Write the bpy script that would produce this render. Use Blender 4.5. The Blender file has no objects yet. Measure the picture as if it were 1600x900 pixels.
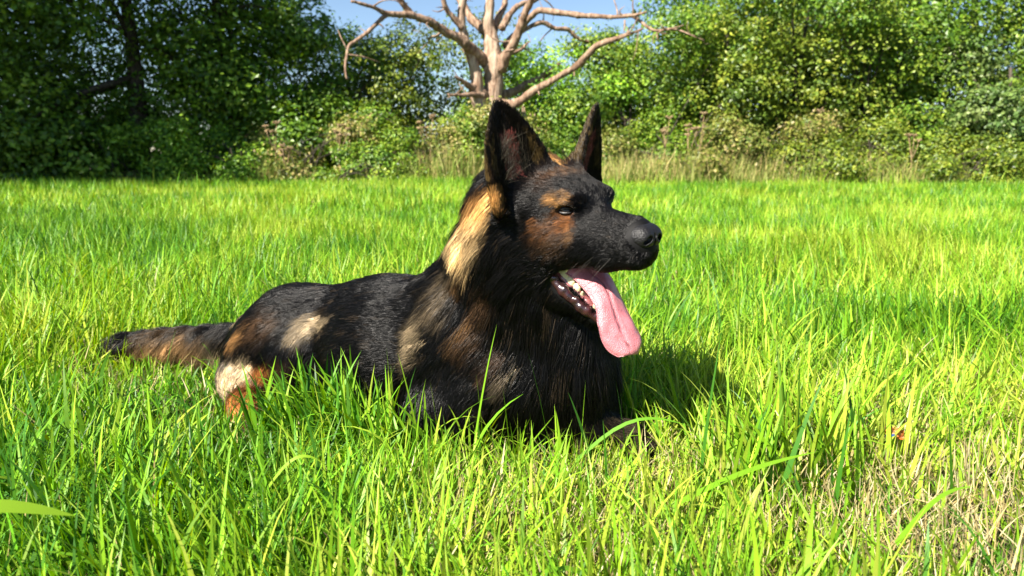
import bpy, bmesh, math, random
import numpy as np
from mathutils import Vector

rng = np.random.default_rng(7)
random.seed(7)
scene = bpy.context.scene
R = math.radians

# ------------------------------------------------------------------ camera
FPX, CAM_H = 1110.0, 0.515            # focal length in photo pixels, eye height (crouching)
PITCH = math.atan(210 / FPX)          # horizon on photo row 240
cam_d = bpy.data.cameras.new('camera')
cam = bpy.data.objects.new('camera', cam_d)
scene.collection.objects.link(cam)
cam.location = (0, 0, CAM_H)
cam.rotation_euler = (math.pi / 2 - PITCH, 0, 0)
cam_d.sensor_width = 36.0
cam_d.lens = FPX / 1600 * 36
cam_d.clip_start, cam_d.clip_end = 0.02, 2000
cam_d.dof.use_dof = True
cam_d.dof.focus_distance = 1.17
cam_d.dof.aperture_fstop = 6.4
scene.camera = cam

# ------------------------------------------------------------------ light
SUN_EL, SUN_DIR = R(43), np.array([-0.70, -0.71])      # where the sun stands (x, y)
SUN_DIR = SUN_DIR / np.linalg.norm(SUN_DIR)
world = bpy.data.worlds.new('World')
scene.world = world
world.use_nodes = True
wn = world.node_tree
sky = wn.nodes.new('ShaderNodeTexSky')
sky.sky_type = 'NISHITA'
sky.sun_disc = False
sky.sun_elevation = SUN_EL
sky.sun_rotation = math.atan2(SUN_DIR[0], SUN_DIR[1])
sky.air_density, sky.dust_density, sky.ozone_density = 0.9, 0.0, 2.0
bg = wn.nodes['Background']
bg.inputs['Strength'].default_value = 0.05
wn.links.new(sky.outputs[0], bg.inputs[0])
sun_d = bpy.data.lights.new('sun', 'SUN')
sun_d.energy, sun_d.angle, sun_d.color = 5.0, R(0.53), (1.0, 0.93, 0.82)
sun = bpy.data.objects.new('sun', sun_d)
scene.collection.objects.link(sun)
tosun = Vector((SUN_DIR[0] * math.cos(SUN_EL), SUN_DIR[1] * math.cos(SUN_EL), math.sin(SUN_EL)))
sun.rotation_euler = tosun.to_track_quat('Z', 'Y').to_euler()
vs = scene.view_settings
vs.view_transform, vs.look, vs.gamma = 'Standard', 'None', 1.0
vs.exposure = 1.72
cy = scene.cycles
cy.max_bounces, cy.diffuse_bounces, cy.glossy_bounces = 5, 3, 3
cy.transmission_bounces, cy.transparent_max_bounces = 4, 6
cy.use_denoising = True

# ------------------------------------------------------------------ helpers
CP, SP = math.cos(PITCH), math.sin(PITCH)


def pix(px, py, Y):
    """the point at depth Y (metres ahead) that stands behind photo pixel px, py"""
    a, b = (px - 800) / FPX, (450 - py) / FPX
    d = np.array([a, CP + b * SP, -SP + b * CP])
    return np.array([0, 0, CAM_H]) + d * (Y / d[1])


def project(P):
    x, y, z = P[:, 0], P[:, 1], P[:, 2] - CAM_H
    d = y * CP - z * SP
    return 800 + FPX * x / d, 450 - FPX * (y * SP + z * CP) / d, d


def _hash(i, j, k, seed):
    n = (i.astype(np.int64) * 73856093) ^ (j.astype(np.int64) * 19349663) ^ (k.astype(np.int64) * 83492791) ^ (seed * 2654435761)
    n = (n ^ (n >> 13)) * 1274126177 & 0x7fffffff
    n = (n ^ (n >> 15)) * 668265263 & 0x7fffffff
    return (n & 0xffff) / 65535.0


def noise(P, scale, seed=0):
    """value noise 0..1"""
    P = np.asarray(P, float) * scale
    if P.shape[1] == 2:
        P = np.c_[P, np.zeros(len(P))]
    f = np.floor(P)
    t = P - f
    t = t * t * (3 - 2 * t)
    i, j, k = f.T.astype(np.int64)
    out = 0
    for a in (0, 1):
        for b in (0, 1):
            for c in (0, 1):
                w = (t[:, 0] if a else 1 - t[:, 0]) * (t[:, 1] if b else 1 - t[:, 1]) * (t[:, 2] if c else 1 - t[:, 2])
                out = out + w * _hash(i + a, j + b, k + c, seed)
    return out


def unit(v):
    return v / np.maximum(np.linalg.norm(v, axis=-1, keepdims=True), 1e-9)


def np_mesh(name, verts, loops, sizes, color=None, smooth=True, mat_index=None):
    """a mesh from flat arrays: loops = vertex index per corner, sizes = corners per face"""
    me = bpy.data.meshes.new(name)
    verts = np.asarray(verts, np.float32)
    loops = np.asarray(loops, np.int32).ravel()
    sizes = np.asarray(sizes, np.int32)
    me.vertices.add(len(verts))
    me.vertices.foreach_set('co', verts.ravel())
    me.loops.add(len(loops))
    me.loops.foreach_set('vertex_index', loops)
    me.polygons.add(len(sizes))
    starts = np.concatenate([[0], np.cumsum(sizes)[:-1]]).astype(np.int32)
    me.polygons.foreach_set('loop_start', starts)
    me.update(calc_edges=True)
    me.validate()
    me.polygons.foreach_set('use_smooth', np.full(len(sizes), smooth))
    if color is not None:
        c = np.ones((len(verts), 4), np.float32)
        c[:, :3] = color
        at = me.attributes.new('tint', 'FLOAT_COLOR', 'POINT')
        at.data.foreach_set('color', c.ravel())
    return me


def link(name, data, mat=None, parent=None):
    o = bpy.data.objects.new(name, data)
    scene.collection.objects.link(o)
    if mat is not None and data is not None:
        data.materials.clear()
        data.materials.append(mat)
    if parent is not None:
        o.parent = parent
        o.matrix_parent_inverse.translation = -Vector(parent.location)
    return o


def tag(o, label=None, cat=None, group=None, kind=None):
    for k, v in (('label', label), ('category', cat), ('group', group), ('kind', kind)):
        if v:
            o[k] = v
    return o


def empty(name, loc=(0, 0, 0)):
    o = bpy.data.objects.new(name, None)
    scene.collection.objects.link(o)
    o.location = [float(v) for v in loc]
    return o


def tube_arrays(pts, radii, seg=10, rough=0.0, seed=0):
    """verts and quads of a tapered tube along a polyline"""
    pts = np.asarray(pts, float)
    radii = np.asarray(radii, float)
    n = len(pts)
    tan = unit(np.gradient(pts, axis=0))
    ref = np.array([0.13, 0.97, 0.21])
    s = unit(np.cross(tan, ref))
    t = np.cross(tan, s)
    a = np.arange(seg) * 2 * math.pi / seg
    ring = s[:, None, :] * np.cos(a)[None, :, None] + t[:, None, :] * np.sin(a)[None, :, None]
    rr = radii[:, None] * np.ones((1, seg))
    v = pts[:, None, :] + ring * rr[..., None]
    if rough:
        q = v.reshape(-1, 3)
        w = (noise(q, 9, seed) - .5) * 1.0 + (noise(q, 30, seed + 1) - .5) * .7
        v = v + ring * (rr * rough * w.reshape(n, seg))[..., None]
    v = v.reshape(-1, 3)
    i = np.arange(n - 1)[:, None] * seg
    j = np.arange(seg)[None, :]
    k = (j + 1) % seg
    quads = np.stack([i + j, i + k, i + seg + k, i + seg + j], -1).reshape(-1, 4)
    v = np.vstack([v, pts[0], pts[-1]])
    c0, c1 = n * seg, n * seg + 1
    jj = np.arange(seg)
    kk = (jj + 1) % seg
    tris = np.vstack([np.stack([kk, jj, np.full(seg, c0)], 1), np.stack([(n - 1) * seg + jj, (n - 1) * seg + kk, np.full(seg, c1)], 1)])
    return v, quads, tris


def tube_mesh(name, tubes, color=None):
    """several (pts, radii, seg, rough) tubes in one mesh (one part)"""
    V, L, S, off = [], [], [], 0
    for i, (p, r, seg, rough) in enumerate(tubes):
        v, q, t = tube_arrays(p, r, seg, rough, i)
        V.append(v)
        L += [(q + off).ravel(), (t + off).ravel()]
        S += [np.full(len(q), 4), np.full(len(t), 3)]
        off += len(v)
    return np_mesh(name, np.vstack(V), np.concatenate(L), np.concatenate(S), color)


def spline(pts, n):
    """Catmull-Rom through pts, n samples"""
    p = np.asarray(pts, float)
    p = np.vstack([2 * p[0] - p[1], p, 2 * p[-1] - p[-2]])
    u = np.linspace(0, len(p) - 3 - 1e-6, n)
    i = u.astype(int)
    t = (u - i)[:, None]
    a, b, c, d = p[i], p[i + 1], p[i + 2], p[i + 3]
    return .5 * (2 * b + (c - a) * t + (2 * a - 5 * b + 4 * c - d) * t ** 2 + (3 * b - a - 3 * c + d) * t ** 3)


# ------------------------------------------------------------------ materials
def new_mat(name):
    m = bpy.data.materials.new(name)
    m.use_nodes = True
    nt = m.node_tree
    nt.nodes.clear()
    out = nt.nodes.new('ShaderNodeOutputMaterial')
    return m, nt, out


def leaf_material(name, trans=0.45, rough=0.45, spec=0.35, tint=None):
    """leaf or blade: the tint attribute, diffuse + light coming through"""
    m, nt, out = new_mat(name)
    at = nt.nodes.new('ShaderNodeAttribute')
    at.attribute_name = 'tint'
    src = at.outputs['Color']
    if tint:
        mul = nt.nodes.new('ShaderNodeMix')
        mul.data_type = 'RGBA'
        mul.blend_type = 'MULTIPLY'
        mul.inputs[0].default_value = 1
        nt.links.new(src, mul.inputs[6])
        mul.inputs[7].default_value = (*tint, 1)
        src = mul.outputs[2]
    p = nt.nodes.new('ShaderNodeBsdfPrincipled')
    p.inputs['Roughness'].default_value = rough
    p.inputs['Specular IOR Level'].default_value = spec
    nt.links.new(src, p.inputs['Base Color'])
    t = nt.nodes.new('ShaderNodeBsdfTranslucent')
    hs = nt.nodes.new('ShaderNodeHueSaturation')
    hs.inputs['Hue'].default_value = 0.488
    hs.inputs['Saturation'].default_value = 1.1
    hs.inputs['Value'].default_value = 1.25
    nt.links.new(src, hs.inputs['Color'])
    nt.links.new(hs.outputs[0], t.inputs['Color'])
    mx = nt.nodes.new('ShaderNodeMixShader')
    mx.inputs[0].default_value = trans
    nt.links.new(p.outputs[0], mx.inputs[1])
    nt.links.new(t.outputs[0], mx.inputs[2])
    nt.links.new(mx.outputs[0], out.inputs[0])
    return m


def attr_material(name, rough=0.6, spec=0.3, bump=0.0, bscale=200.0, coat=0.0, sss=0.0):
    m, nt, out = new_mat(name)
    at = nt.nodes.new('ShaderNodeAttribute')
    at.attribute_name = 'tint'
    p = nt.nodes.new('ShaderNodeBsdfPrincipled')
    nt.links.new(at.outputs['Color'], p.inputs['Base Color'])
    p.inputs['Roughness'].default_value = rough
    p.inputs['Specular IOR Level'].default_value = spec
    p.inputs['Coat Weight'].default_value = coat
    p.inputs['Coat Roughness'].default_value = 0.12
    if sss:
        p.inputs['Subsurface Weight'].default_value = sss
        p.inputs['Subsurface Radius'].default_value = (1, .35, .25)
        p.inputs['Subsurface Scale'].default_value = 0.006
    if bump:
        n = nt.nodes.new('ShaderNodeTexNoise')
        n.inputs['Scale'].default_value = bscale
        n.inputs['Detail'].default_value = 4
        tc = nt.nodes.new('ShaderNodeTexCoord')
        nt.links.new(tc.outputs['Object'], n.inputs['Vector'])
        b = nt.nodes.new('ShaderNodeBump')
        b.inputs['Strength'].default_value = bump
        b.inputs['Distance'].default_value = 0.002
        nt.links.new(n.outputs[0], b.inputs['Height'])
        nt.links.new(b.outputs[0], p.inputs['Normal'])
    nt.links.new(p.outputs[0], out.inputs[0])
    return m


def noise_material(name, c1, c2, scale, rough=0.8, stretch=(1, 1, 1), bump=0.3, dist=0.01, c3=None):
    m, nt, out = new_mat(name)
    tc = nt.nodes.new('ShaderNodeTexCoord')
    mp = nt.nodes.new('ShaderNodeMapping')
    mp.inputs['Scale'].default_value = stretch
    nt.links.new(tc.outputs['Object'], mp.inputs[0])
    n = nt.nodes.new('ShaderNodeTexNoise')
    n.inputs['Scale'].default_value = scale
    n.inputs['Detail'].default_value = 6
    nt.links.new(mp.outputs[0], n.inputs['Vector'])
    cr = nt.nodes.new('ShaderNodeValToRGB')
    cr.color_ramp.elements[0].color = (*c1, 1)
    cr.color_ramp.elements[0].position = .35
    cr.color_ramp.elements[1].color = (*c2, 1)
    cr.color_ramp.elements[1].position = .65
    if c3:
        e = cr.color_ramp.elements.new(.75)
        e.color = (*c3, 1)
    nt.links.new(n.outputs[0], cr.inputs[0])
    p = nt.nodes.new('ShaderNodeBsdfPrincipled')
    p.inputs['Roughness'].default_value = rough
    p.inputs['Specular IOR Level'].default_value = .25
    nt.links.new(cr.outputs[0], p.inputs['Base Color'])
    b = nt.nodes.new('ShaderNodeBump')
    b.inputs['Strength'].default_value = bump
    b.inputs['Distance'].default_value = dist
    nt.links.new(n.outputs[0], b.inputs['Height'])
    nt.links.new(b.outputs[0], p.inputs['Normal'])
    nt.links.new(p.outputs[0], out.inputs[0])
    return m


M_GRASS = leaf_material('grass_blade', .32, .45, .26)
M_DRY = leaf_material('dry_blade', .25, .6, .2)
M_LEAF = leaf_material('leaf', .28, .42, .35)
M_SOIL = noise_material('soil', (.022, .019, .010), (.055, .050, .022), 14, .95, bump=.5)
M_BARK = noise_material('bark', (.030, .024, .018), (.085, .068, .050), 9, .9, (4, 4, 1), .6, .02)
M_DEADWOOD = noise_material('bare_deadwood', (.19, .115, .072), (.45, .335, .245), 4, .85, (5, 5, .7), .9, .04, (.60, .50, .40))
M_BRANCH = noise_material('weathered_branch', (.12, .070, .044), (.33, .225, .155), 5, .85, (4, 4, 1), .9, .04, (.50, .39, .30))
M_STEM = noise_material('dry_stem', (.20, .13, .065), (.36, .25, .13), 20, .8, (1, 1, 1), .2)

# ------------------------------------------------------------------ ground
gn = 60
gx = np.concatenate([np.linspace(-400, -12, 12), np.linspace(-11, 11, gn), np.linspace(12, 400, 12)])
gy = np.concatenate([np.linspace(-60, -2, 8), np.linspace(-1, 13, gn), np.linspace(14, 600, 14)])
GX, GY = np.meshgrid(gx, gy)


def ground_z(x, y):
    p = np.c_[np.ravel(x), np.ravel(y)]
    z = (noise(p, .7, 3) - .5) * .03 + (noise(p, 2.3, 4) - .5) * .015
    fade = np.clip((np.hypot(p[:, 0] + .2, p[:, 1] - 1.3) - .8) / 1.0, 0, 1)
    return z * fade


gv = np.c_[GX.ravel(), GY.ravel(), ground_z(GX, GY)]
nx, ny = len(gx), len(gy)
ii, jj = np.meshgrid(np.arange(ny - 1), np.arange(nx - 1), indexing='ij')
b0 = (ii * nx + jj).ravel()
gq = np.stack([b0, b0 + 1, b0 + nx + 1, b0 + nx], 1)
tag(link('ground', np_mesh('ground', gv, gq, np.full(len(gq), 4)), M_SOIL), 'dark soil of the meadow under the grass', None, None, 'structure')
# ------------------------------------------------------------------ the dog, sculpted as a distance field
HO, HS = np.array([.066, 1.15, .405]), .98          # head origin and scale


def head_axes(yaw, pit, rol):
    f = np.array([math.cos(yaw) * math.cos(pit), -math.sin(yaw) * math.cos(pit), -math.sin(pit)])
    r0 = np.array([-math.sin(yaw), -math.cos(yaw), 0.])
    u0 = np.cross(r0, f)
    r = r0 * math.cos(rol) + u0 * math.sin(rol)
    return np.stack([f, r, np.cross(r, f)])


HR = head_axes(R(50), R(-5), R(-6))                  # rows: forward, dog's right, up


def hl(f, r, u):
    """head coordinates (forward, right, up) to the world"""
    return HO + HS * (np.array([f, r, u]) @ HR)


def hdir(f, r, u):
    return np.array([f, r, u]) @ HR


PRIMS = []      # each: dict(fn, lo, hi, k, sub, flow, length, lift)


def _box(pts, pad):
    pts = np.atleast_2d(pts)
    return pts.min(0) - pad, pts.max(0) + pad


def cone(a, b, r1, r2, k=.03, flow=None, length=.03, sub=False, store=None, lift=.3):
    a, b = np.asarray(a, float), np.asarray(b, float)
    ba = b - a
    L2 = ba @ ba

    def fn(P):
        t = np.clip(((P - a) @ ba) / L2, 0, 1)
        return np.linalg.norm(P - a - t[..., None] * ba, axis=-1) - (r1 + (r2 - r1) * t)
    lo, hi = _box([a, b], max(r1, r2))
    (PRIMS if store is None else store).append(dict(fn=fn, lo=lo, hi=hi, k=k, sub=sub, flow=unit(ba) if flow is None else np.asarray(flow, float), length=length, lift=lift))


def ell(c, rad, axes=None, k=.03, flow=(-1, 0, 0), length=.03, sub=False, store=None, lift=.3):
    c, rad = np.asarray(c, float), np.asarray(rad, float)
    A = np.eye(3) if axes is None else np.asarray(axes)

    def fn(P):
        q = (P - c) @ A.T
        k0 = np.linalg.norm(q / rad, axis=-1)
        k1 = np.linalg.norm(q / rad ** 2, axis=-1)
        return k0 * (k0 - 1) / np.maximum(k1, 1e-6)
    lo, hi = c - rad.max(), c + rad.max()
    (PRIMS if store is None else store).append(dict(fn=fn, lo=lo, hi=hi, k=k, sub=sub, flow=np.asarray(flow, float), length=length, lift=lift))


def ear(base, tip, opening, half_w, bow, thick, taper, k=.018):
    base, tip = np.asarray(base), np.asarray(tip)
    ax = tip - base
    L = np.linalg.norm(ax)
    ax = ax / L
    op = np.asarray(opening) - ax * (np.asarray(opening) @ ax)
    op = op / np.linalg.norm(op)
    w = np.cross(ax, op)

    def fn(P):
        q = P - base
        t = (q @ ax) / L
        s = q @ w
        o = q @ op
        tt = np.clip(t, 0, 1)
        W = half_w * np.clip(1 - tt ** taper[0], 0, 1) ** taper[1] + .0060
        sn = s / W
        mid = bow * (1 - .75 * tt) * (np.minimum(np.abs(sn), 1.3) ** 2 - .35)
        th = thick * (1.25 - .7 * tt)
        plate = np.abs(o - mid) * .80 - th
        edge = (np.abs(s) - W) * .85
        along = np.maximum((t - 1.0) * L, (-.22 - t) * L)
        d = np.maximum(np.maximum(plate, edge), along)
        h = np.maximum(.008 - np.abs(plate - edge), 0)      # rounded rim
        return d + h * h / .032
    lo, hi = _box([base - ax * .03, tip], half_w + .02)
    PRIMS.append(dict(fn=fn, lo=lo, hi=hi, k=k, sub=False, flow=ax, length=.011, lift=.22))


back = hdir(-1, 0, 0)
# trunk
TAILWARD = unit(np.array([-.84, .40, -.16]))
cone((-.04, 1.29, .140), (-.25, 1.405, .132), .132, .130, .05, TAILWARD, .030)
cone((-.25, 1.405, .132), (-.46, 1.50, .112), .130, .114, .05, TAILWARD, .030)
cone((-.46, 1.50, .112), (-.545, 1.555, .088), .114, .088, .05, TAILWARD, .036)
ell((-.185, 1.320, .132), (.150, .118, .126), None, .07, TAILWARD, .032)
ell((-.085, 1.285, .225), (.10, .085, .080), None, .06, unit(np.array([-.8, .35, -.4])), .038)
# neck, throat, chest
cone(hl(-.045, 0, -.012), pix(790, 485, 1.25), .080, .112, .05, unit(np.array([-.45, .12, -.85])), .062)
cone(hl(-.055, 0, .010), pix(752, 455, 1.28), .066, .080, .05, unit(np.array([-.75, .25, -.62])), .062)
cone(hl(-.015, 0, -.085), pix(868, 560, 1.21), .060, .088, .05, unit(np.array([-.05, .0, -1])), .062)
ell(pix(842, 580, 1.235), (.118, .115, .125), None, .05, unit(np.array([-.15, -.05, -1])), .062)
ell(pix(880, 630, 1.23), (.085, .10, .080), None, .04, unit(np.array([-.05, -.05, -1])), .042)
# near foreleg: shoulder, upper arm, forearm, paw
ell((-.085, 1.215, .150), (.085, .062, .115), None, .05, unit(np.array([-.55, .0, -.8])), .030)
cone((-.01, 1.185, .125), (-.135, 1.185, .060), .062, .050, .04, unit(np.array([-.6, 0, -.8])), .028)
cone((-.135, 1.185, .055), (.13, 1.165, .040), .048, .034, .04, unit(np.array([.9, -.05, -.4])), .018)
cone((.13, 1.165, .038), (.200, 1.165, .030), .034, .031, .03, unit(np.array([1, 0, -.3])), .012)
for s in (-1, 0, 1):
    cone((.195, 1.165 + s * .018, .026), (.232, 1.160 + s * .022, .018), .017, .015, .012, unit(np.array([1, 0, -.4])), .010)
# far foreleg
ell((.0, 1.36, .14), (.085, .06, .11), None, .05, unit(np.array([-.55, .0, -.8])), .03)
cone((-.06, 1.385, .055), (.11, 1.375, .040), .046, .032, .04, unit(np.array([.9, 0, -.4])), .018)
cone((.11, 1.375, .036), (.165, 1.375, .026), .032, .026, .03, unit(np.array([1, 0, -.3])), .012)
# near hind leg: thigh, knee, breech, hock, foot
ell((-.435, 1.425, .106), (.125, .072, .104), None, .05, unit(np.array([-.75, -.05, -.65])), .034)
cone((-.40, 1.40, .100), (-.325, 1.365, .062), .080, .055, .04, unit(np.array([.2, -.2, -1])), .028)
cone((-.325, 1.365, .058), (-.565, 1.415, .052), .050, .034, .04, unit(np.array([-1, .1, -.2])), .026)
ell((-.535, 1.455, .085), (.062, .055, .062), None, .045, unit(np.array([-.75, -.2, -.6])), .044)
cone((-.570, 1.415, .050), (-.520, 1.315, .030), .034, .027, .03, unit(np.array([.3, -.9, -.3])), .016)
cone((-.520, 1.315, .028), (-.490, 1.275, .022), .028, .022, .02, unit(np.array([.3, -.9, -.3])), .012)
# far hind leg
ell((-.44, 1.60, .105), (.12, .06, .095), None, .05, unit(np.array([-.75, .05, -.65])), .03)
cone((-.34, 1.62, .05), (-.52, 1.63, .04), .05, .03, .04, unit(np.array([-1, .1, -.2])), .02)
# tail
TAIL = spline([(-.560, 1.575, .098), (-.66, 1.620, .078), (-.78, 1.665, .064), (-.90, 1.700, .052), (-1.000, 1.725, .045)], 9)
tr = [.042, .036, .034, .032, .030, .028, .025, .020, .012]
for i in range(8):
    cone(TAIL[i], TAIL[i + 1], tr[i], tr[i + 1], .03, unit(TAIL[i + 1] - TAIL[i] + np.array([0, -.02, -.05])), .052)
# skull
ell(hl(-.005, 0, .026), np.array([.084, .066, .062]) * HS, HR, .03, back, .016)
ell(hl(.046, 0, .026), np.array([.060, .054, .048]) * HS, HR, .03, unit(hdir(-1, 0, .25)), .010)
for s in (-1, 1):
    ell(hl(.080, s * .034, .036), np.array([.024, .019, .014]) * HS, HR, .018, unit(hdir(-1, s * .3, .3)), .008)       # brow
    ell(hl(.014, s * .046, -.022), np.array([.066, .034, .056]) * HS, HR, .03, unit(hdir(-1, s * .25, -.25)), .018)     # cheek
    ell(hl(-.045, s * .058, -.035), np.array([.046, .034, .062]) * HS, HR, .03, unit(hdir(-.6, s * .25, -.8)), .040)    # ruff
    cone(hl(.070, s * .022, -.020), hl(.172, s * .0125, -.034), .033 * HS, .0235 * HS, .02, unit(hdir(-1, s * .2, -.35)), .008)   # flews
    cone(hl(.056, s * .033, -.036), hl(.130, s * .020, -.050), .024 * HS, .0205 * HS, .018, unit(hdir(-1, s * .2, -.45)), .009)
    cone(hl(.130, s * .018, -.050), hl(.178, s * .009, -.052), .020 * HS, .017 * HS, .015, unit(hdir(-.8, s * .2, -.6)), .007)
    # lower jaw
    cone(hl(-.010, s * .032, -.070), hl(.040, s * .024, -.110), .028 * HS, .0205 * HS, .02, unit(hdir(-.7, s * .1, -.7)), .020)
    cone(hl(.040, s * .024, -.110), hl(.083, s * .0115, -.146), .0195 * HS, .0145 * HS, .015, unit(hdir(-.7, s * .1, -.7)), .012)
cone(hl(.070, 0, -.001), hl(.180, 0, -.0150), .029 * HS, .0190 * HS, .025, unit(hdir(-1, 0, .12)), .006)      # bridge
cone(hl(.145, 0, -.030), hl(.183, 0, -.037), .027 * HS, .0190 * HS, .015, unit(hdir(-1, 0, -.2)), .006)
cone(hl(-.005, 0, -.080), hl(.080, 0, -.154), .034 * HS, .0150 * HS, .02, unit(hdir(-.8, 0, -.5)), .020)      # chin
for s in (1, -1):       # ear roots and upper nape
    ell(hl(-.040, s * .045, .040), np.array([.048, .036, .046]) * HS, HR, .03, unit(hdir(-.7, s * .2, -.6)), .030)
cone(hl(-.070, .004, .040), hl(-.115, .006, -.050), .060, .078, .04, unit(np.array([-.55, .15, -.8])), .062)
# mouth cavity: between the jaws
cone(hl(.045, 0, -.081), hl(.150, 0, -.098), .0145 * HS, .030 * HS, .008, sub=True)
for s in (1, -1):
    cone(hl(.026, s * .047, -.0665), hl(.095, s * .026, -.094), .0060, .0165, .006, sub=True)
# near and far ear
ear(hl(-.004, .060, .062), hl(.000, .083, .203), hdir(1.0, .12, -.05), .0555, .030, .0062, (1.8, .80))
ear(hl(.010, -.060, .058), hl(.034, -.102, .181), hdir(.90, -.40, -.05), .0520, .026, .0058, (1.15, .95))
# eye sockets
EYES = []
for s in (1, -1):
    n_e = unit(np.array([.68, s * .73, .12]))
    c_e = np.array([.079, s * .0425, .0245]) - n_e * .010
    EYES.append((hl(*c_e), hdir(*n_e), s))
    ell(hl(*c_e), np.full(3, .0142) * HS, None, .012, unit(hdir(-1, s * .3, 0)), .005)
    ah = unit(np.cross(hdir(0, 0, 1), hdir(*n_e)))
    av = np.cross(hdir(*n_e), ah)
    ell(hl(*(c_e + n_e * .0145)), (.0150, .0080, .0120), np.stack([ah, av, hdir(*n_e)]), .004, sub=True)


def smin(a, b, k):
    h = np.maximum(k - np.abs(a - b), 0) / k
    return np.minimum(a, b) - h * h * k * .25


def field(P, prims):
    d = np.full(P.shape[:-1], .5)
    for q in prims:
        v = q['fn'](P)
        d = -smin(-d, v, q['k']) if q['sub'] else smin(d, v, q['k'])
    return d


def grid_field(lo, hi, h, prims):
    n = np.ceil((np.asarray(hi) - lo) / h).astype(int) + 1
    D = np.full(n, .06, np.float32)
    for q in prims:
        pad = q['k'] + 4 * h
        i0 = np.maximum(np.floor((q['lo'] - pad - lo) / h).astype(int), 0)
        i1 = np.minimum(np.ceil((q['hi'] + pad - lo) / h).astype(int) + 1, n)
        if np.any(i1 <= i0):
            continue
        ax = [lo[a] + h * np.arange(i0[a], i1[a]) for a in range(3)]
        P = np.stack(np.meshgrid(*ax, indexing='ij'), -1).astype(np.float32)
        sl = tuple(slice(i0[a], i1[a]) for a in range(3))
        v = q['fn'](P).astype(np.float32)
        D[sl] = -smin(-D[sl], v, q['k']) if q['sub'] else smin(D[sl], v, q['k'])
    return D


def surface_nets(D, lo, h):
    S = D < 0
    nx, ny, nz = D.shape
    cnt = np.zeros((nx - 1, ny - 1, nz - 1), np.uint8)
    for a in (0, 1):
        for b in (0, 1):
            for c in (0, 1):
                cnt += S[a:nx - 1 + a, b:ny - 1 + b, c:nz - 1 + c]
    act = np.argwhere((cnt > 0) & (cnt < 8))
    idx = np.full(cnt.shape, -1, np.int32)
    idx[tuple(act.T)] = np.arange(len(act))
    acc = np.zeros((len(act), 3))
    num = np.zeros(len(act))
    cor = [(a, b, c) for a in (0, 1) for b in (0, 1) for c in (0, 1)]
    for p in cor:
        for ax in range(3):
            if p[ax]:
                continue
            q = list(p)
            q[ax] = 1
            A = D[tuple((act + p).T)]
            B = D[tuple((act + q).T)]
            m = (A < 0) != (B < 0)
            t = np.where(m, A / np.where(m, A - B, 1), 0)
            pos = np.tile(np.array(p, float), (len(act), 1))
            pos[:, ax] = t
            acc[m] += pos[m]
            num[m] += 1
    V = lo + h * (act + acc / num[:, None])
    faces = []
    for ax in range(3):
        u, w = [(1, 2), (2, 0), (0, 1)][ax]
        a = np.moveaxis(S, (ax, u, w), (0, 1, 2))
        ix = np.moveaxis(idx, (ax, u, w), (0, 1, 2))
        s0, s1 = a[:-1, 1:-1, 1:-1], a[1:, 1:-1, 1:-1]
        e = np.argwhere(s0 != s1)
        i, j, k = e[:, 0], e[:, 1] + 1, e[:, 2] + 1
        f = np.stack([ix[i, j - 1, k - 1], ix[i, j, k - 1], ix[i, j, k], ix[i, j - 1, k]], 1)
        flip = ~s0[tuple(e.T)]
        f[flip] = f[flip][:, ::-1]
        faces.append(f)
    return V, np.vstack(faces)


def relax(V, F, it, lam=.5):
    n = len(V)
    e = np.vstack([F[:, [0, 1]], F[:, [1, 2]], F[:, [2, 3]], F[:, [3, 0]]])
    for _ in range(it):
        s = np.zeros_like(V)
        c = np.zeros(n)
        for a, b in ((0, 1), (1, 0)):
            for ax in range(3):
                s[:, ax] += np.bincount(e[:, a], V[e[:, b], ax], n)
            c += np.bincount(e[:, a], minlength=n)
        V = V + lam * (s / c[:, None] - V)
    return V


def vnormals(V, F):
    n = np.cross(V[F[:, 2]] - V[F[:, 0]], V[F[:, 3]] - V[F[:, 1]])
    N = np.zeros_like(V)
    for k in range(4):
        for ax in range(3):
            N[:, ax] += np.bincount(F[:, k], n[:, ax], len(V))
    return unit(N)


lo = np.array([-1.08, .94, -.03])
DV, DF = surface_nets(grid_field(lo, np.array([.34, 1.85, .66]), .0037, PRIMS), lo, .0037)
DV = relax(DV, DF, 2, .5)
DN = vnormals(DV, DF)

# per-vertex coat: flow of the hair and its length, blended from the nearest shapes
solid = [q for q in PRIMS if not q['sub']]
best = np.full(len(DV), 1e9)
dist = np.empty((len(solid), len(DV)), np.float32)
for i, q in enumerate(solid):
    dist[i] = q['fn'](DV)
best = dist.min(0)
W = np.exp(-(dist - best) / .012)
W /= W.sum(0)
flow = W.T @ np.array([q['flow'] for q in solid])
hlen = W.T @ np.array([q['length'] for q in solid])
hlift = W.T @ np.array([q['lift'] for q in solid])
flow = flow - DN * np.sum(flow * DN, 1, keepdims=True)
flow = unit(flow + 1e-4)

# coat colours (linear)
BLACK = np.array([.0024, .0021, .0021])
TAN, GOLD, CREAM = np.array([.30, .155, .055]), np.array([.50, .25, .075]), np.array([.56, .42, .25])
RUST, BROWN, GREY = np.array([.26, .095, .025]), np.array([.060, .032, .015]), np.array([.125, .092, .055])
DARKBROWN = np.array([.032, .017, .010])
DU, DVp, DD = project(DV)
facing = np.sum(DN * (np.array([0, 0, CAM_H]) - DV), 1) > 0


def spot(px, py):
    """the point of the coat seen at that photo pixel"""
    d2 = (DU - px) ** 2 + (DVp - py) ** 2
    ok = np.where(facing & (d2 < 36))[0]
    if not len(ok):
        ok = np.where(facing)[0]
        return DV[ok[np.argmin(d2[ok])]]
    return DV[ok[np.argmin(DD[ok])]]


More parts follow.
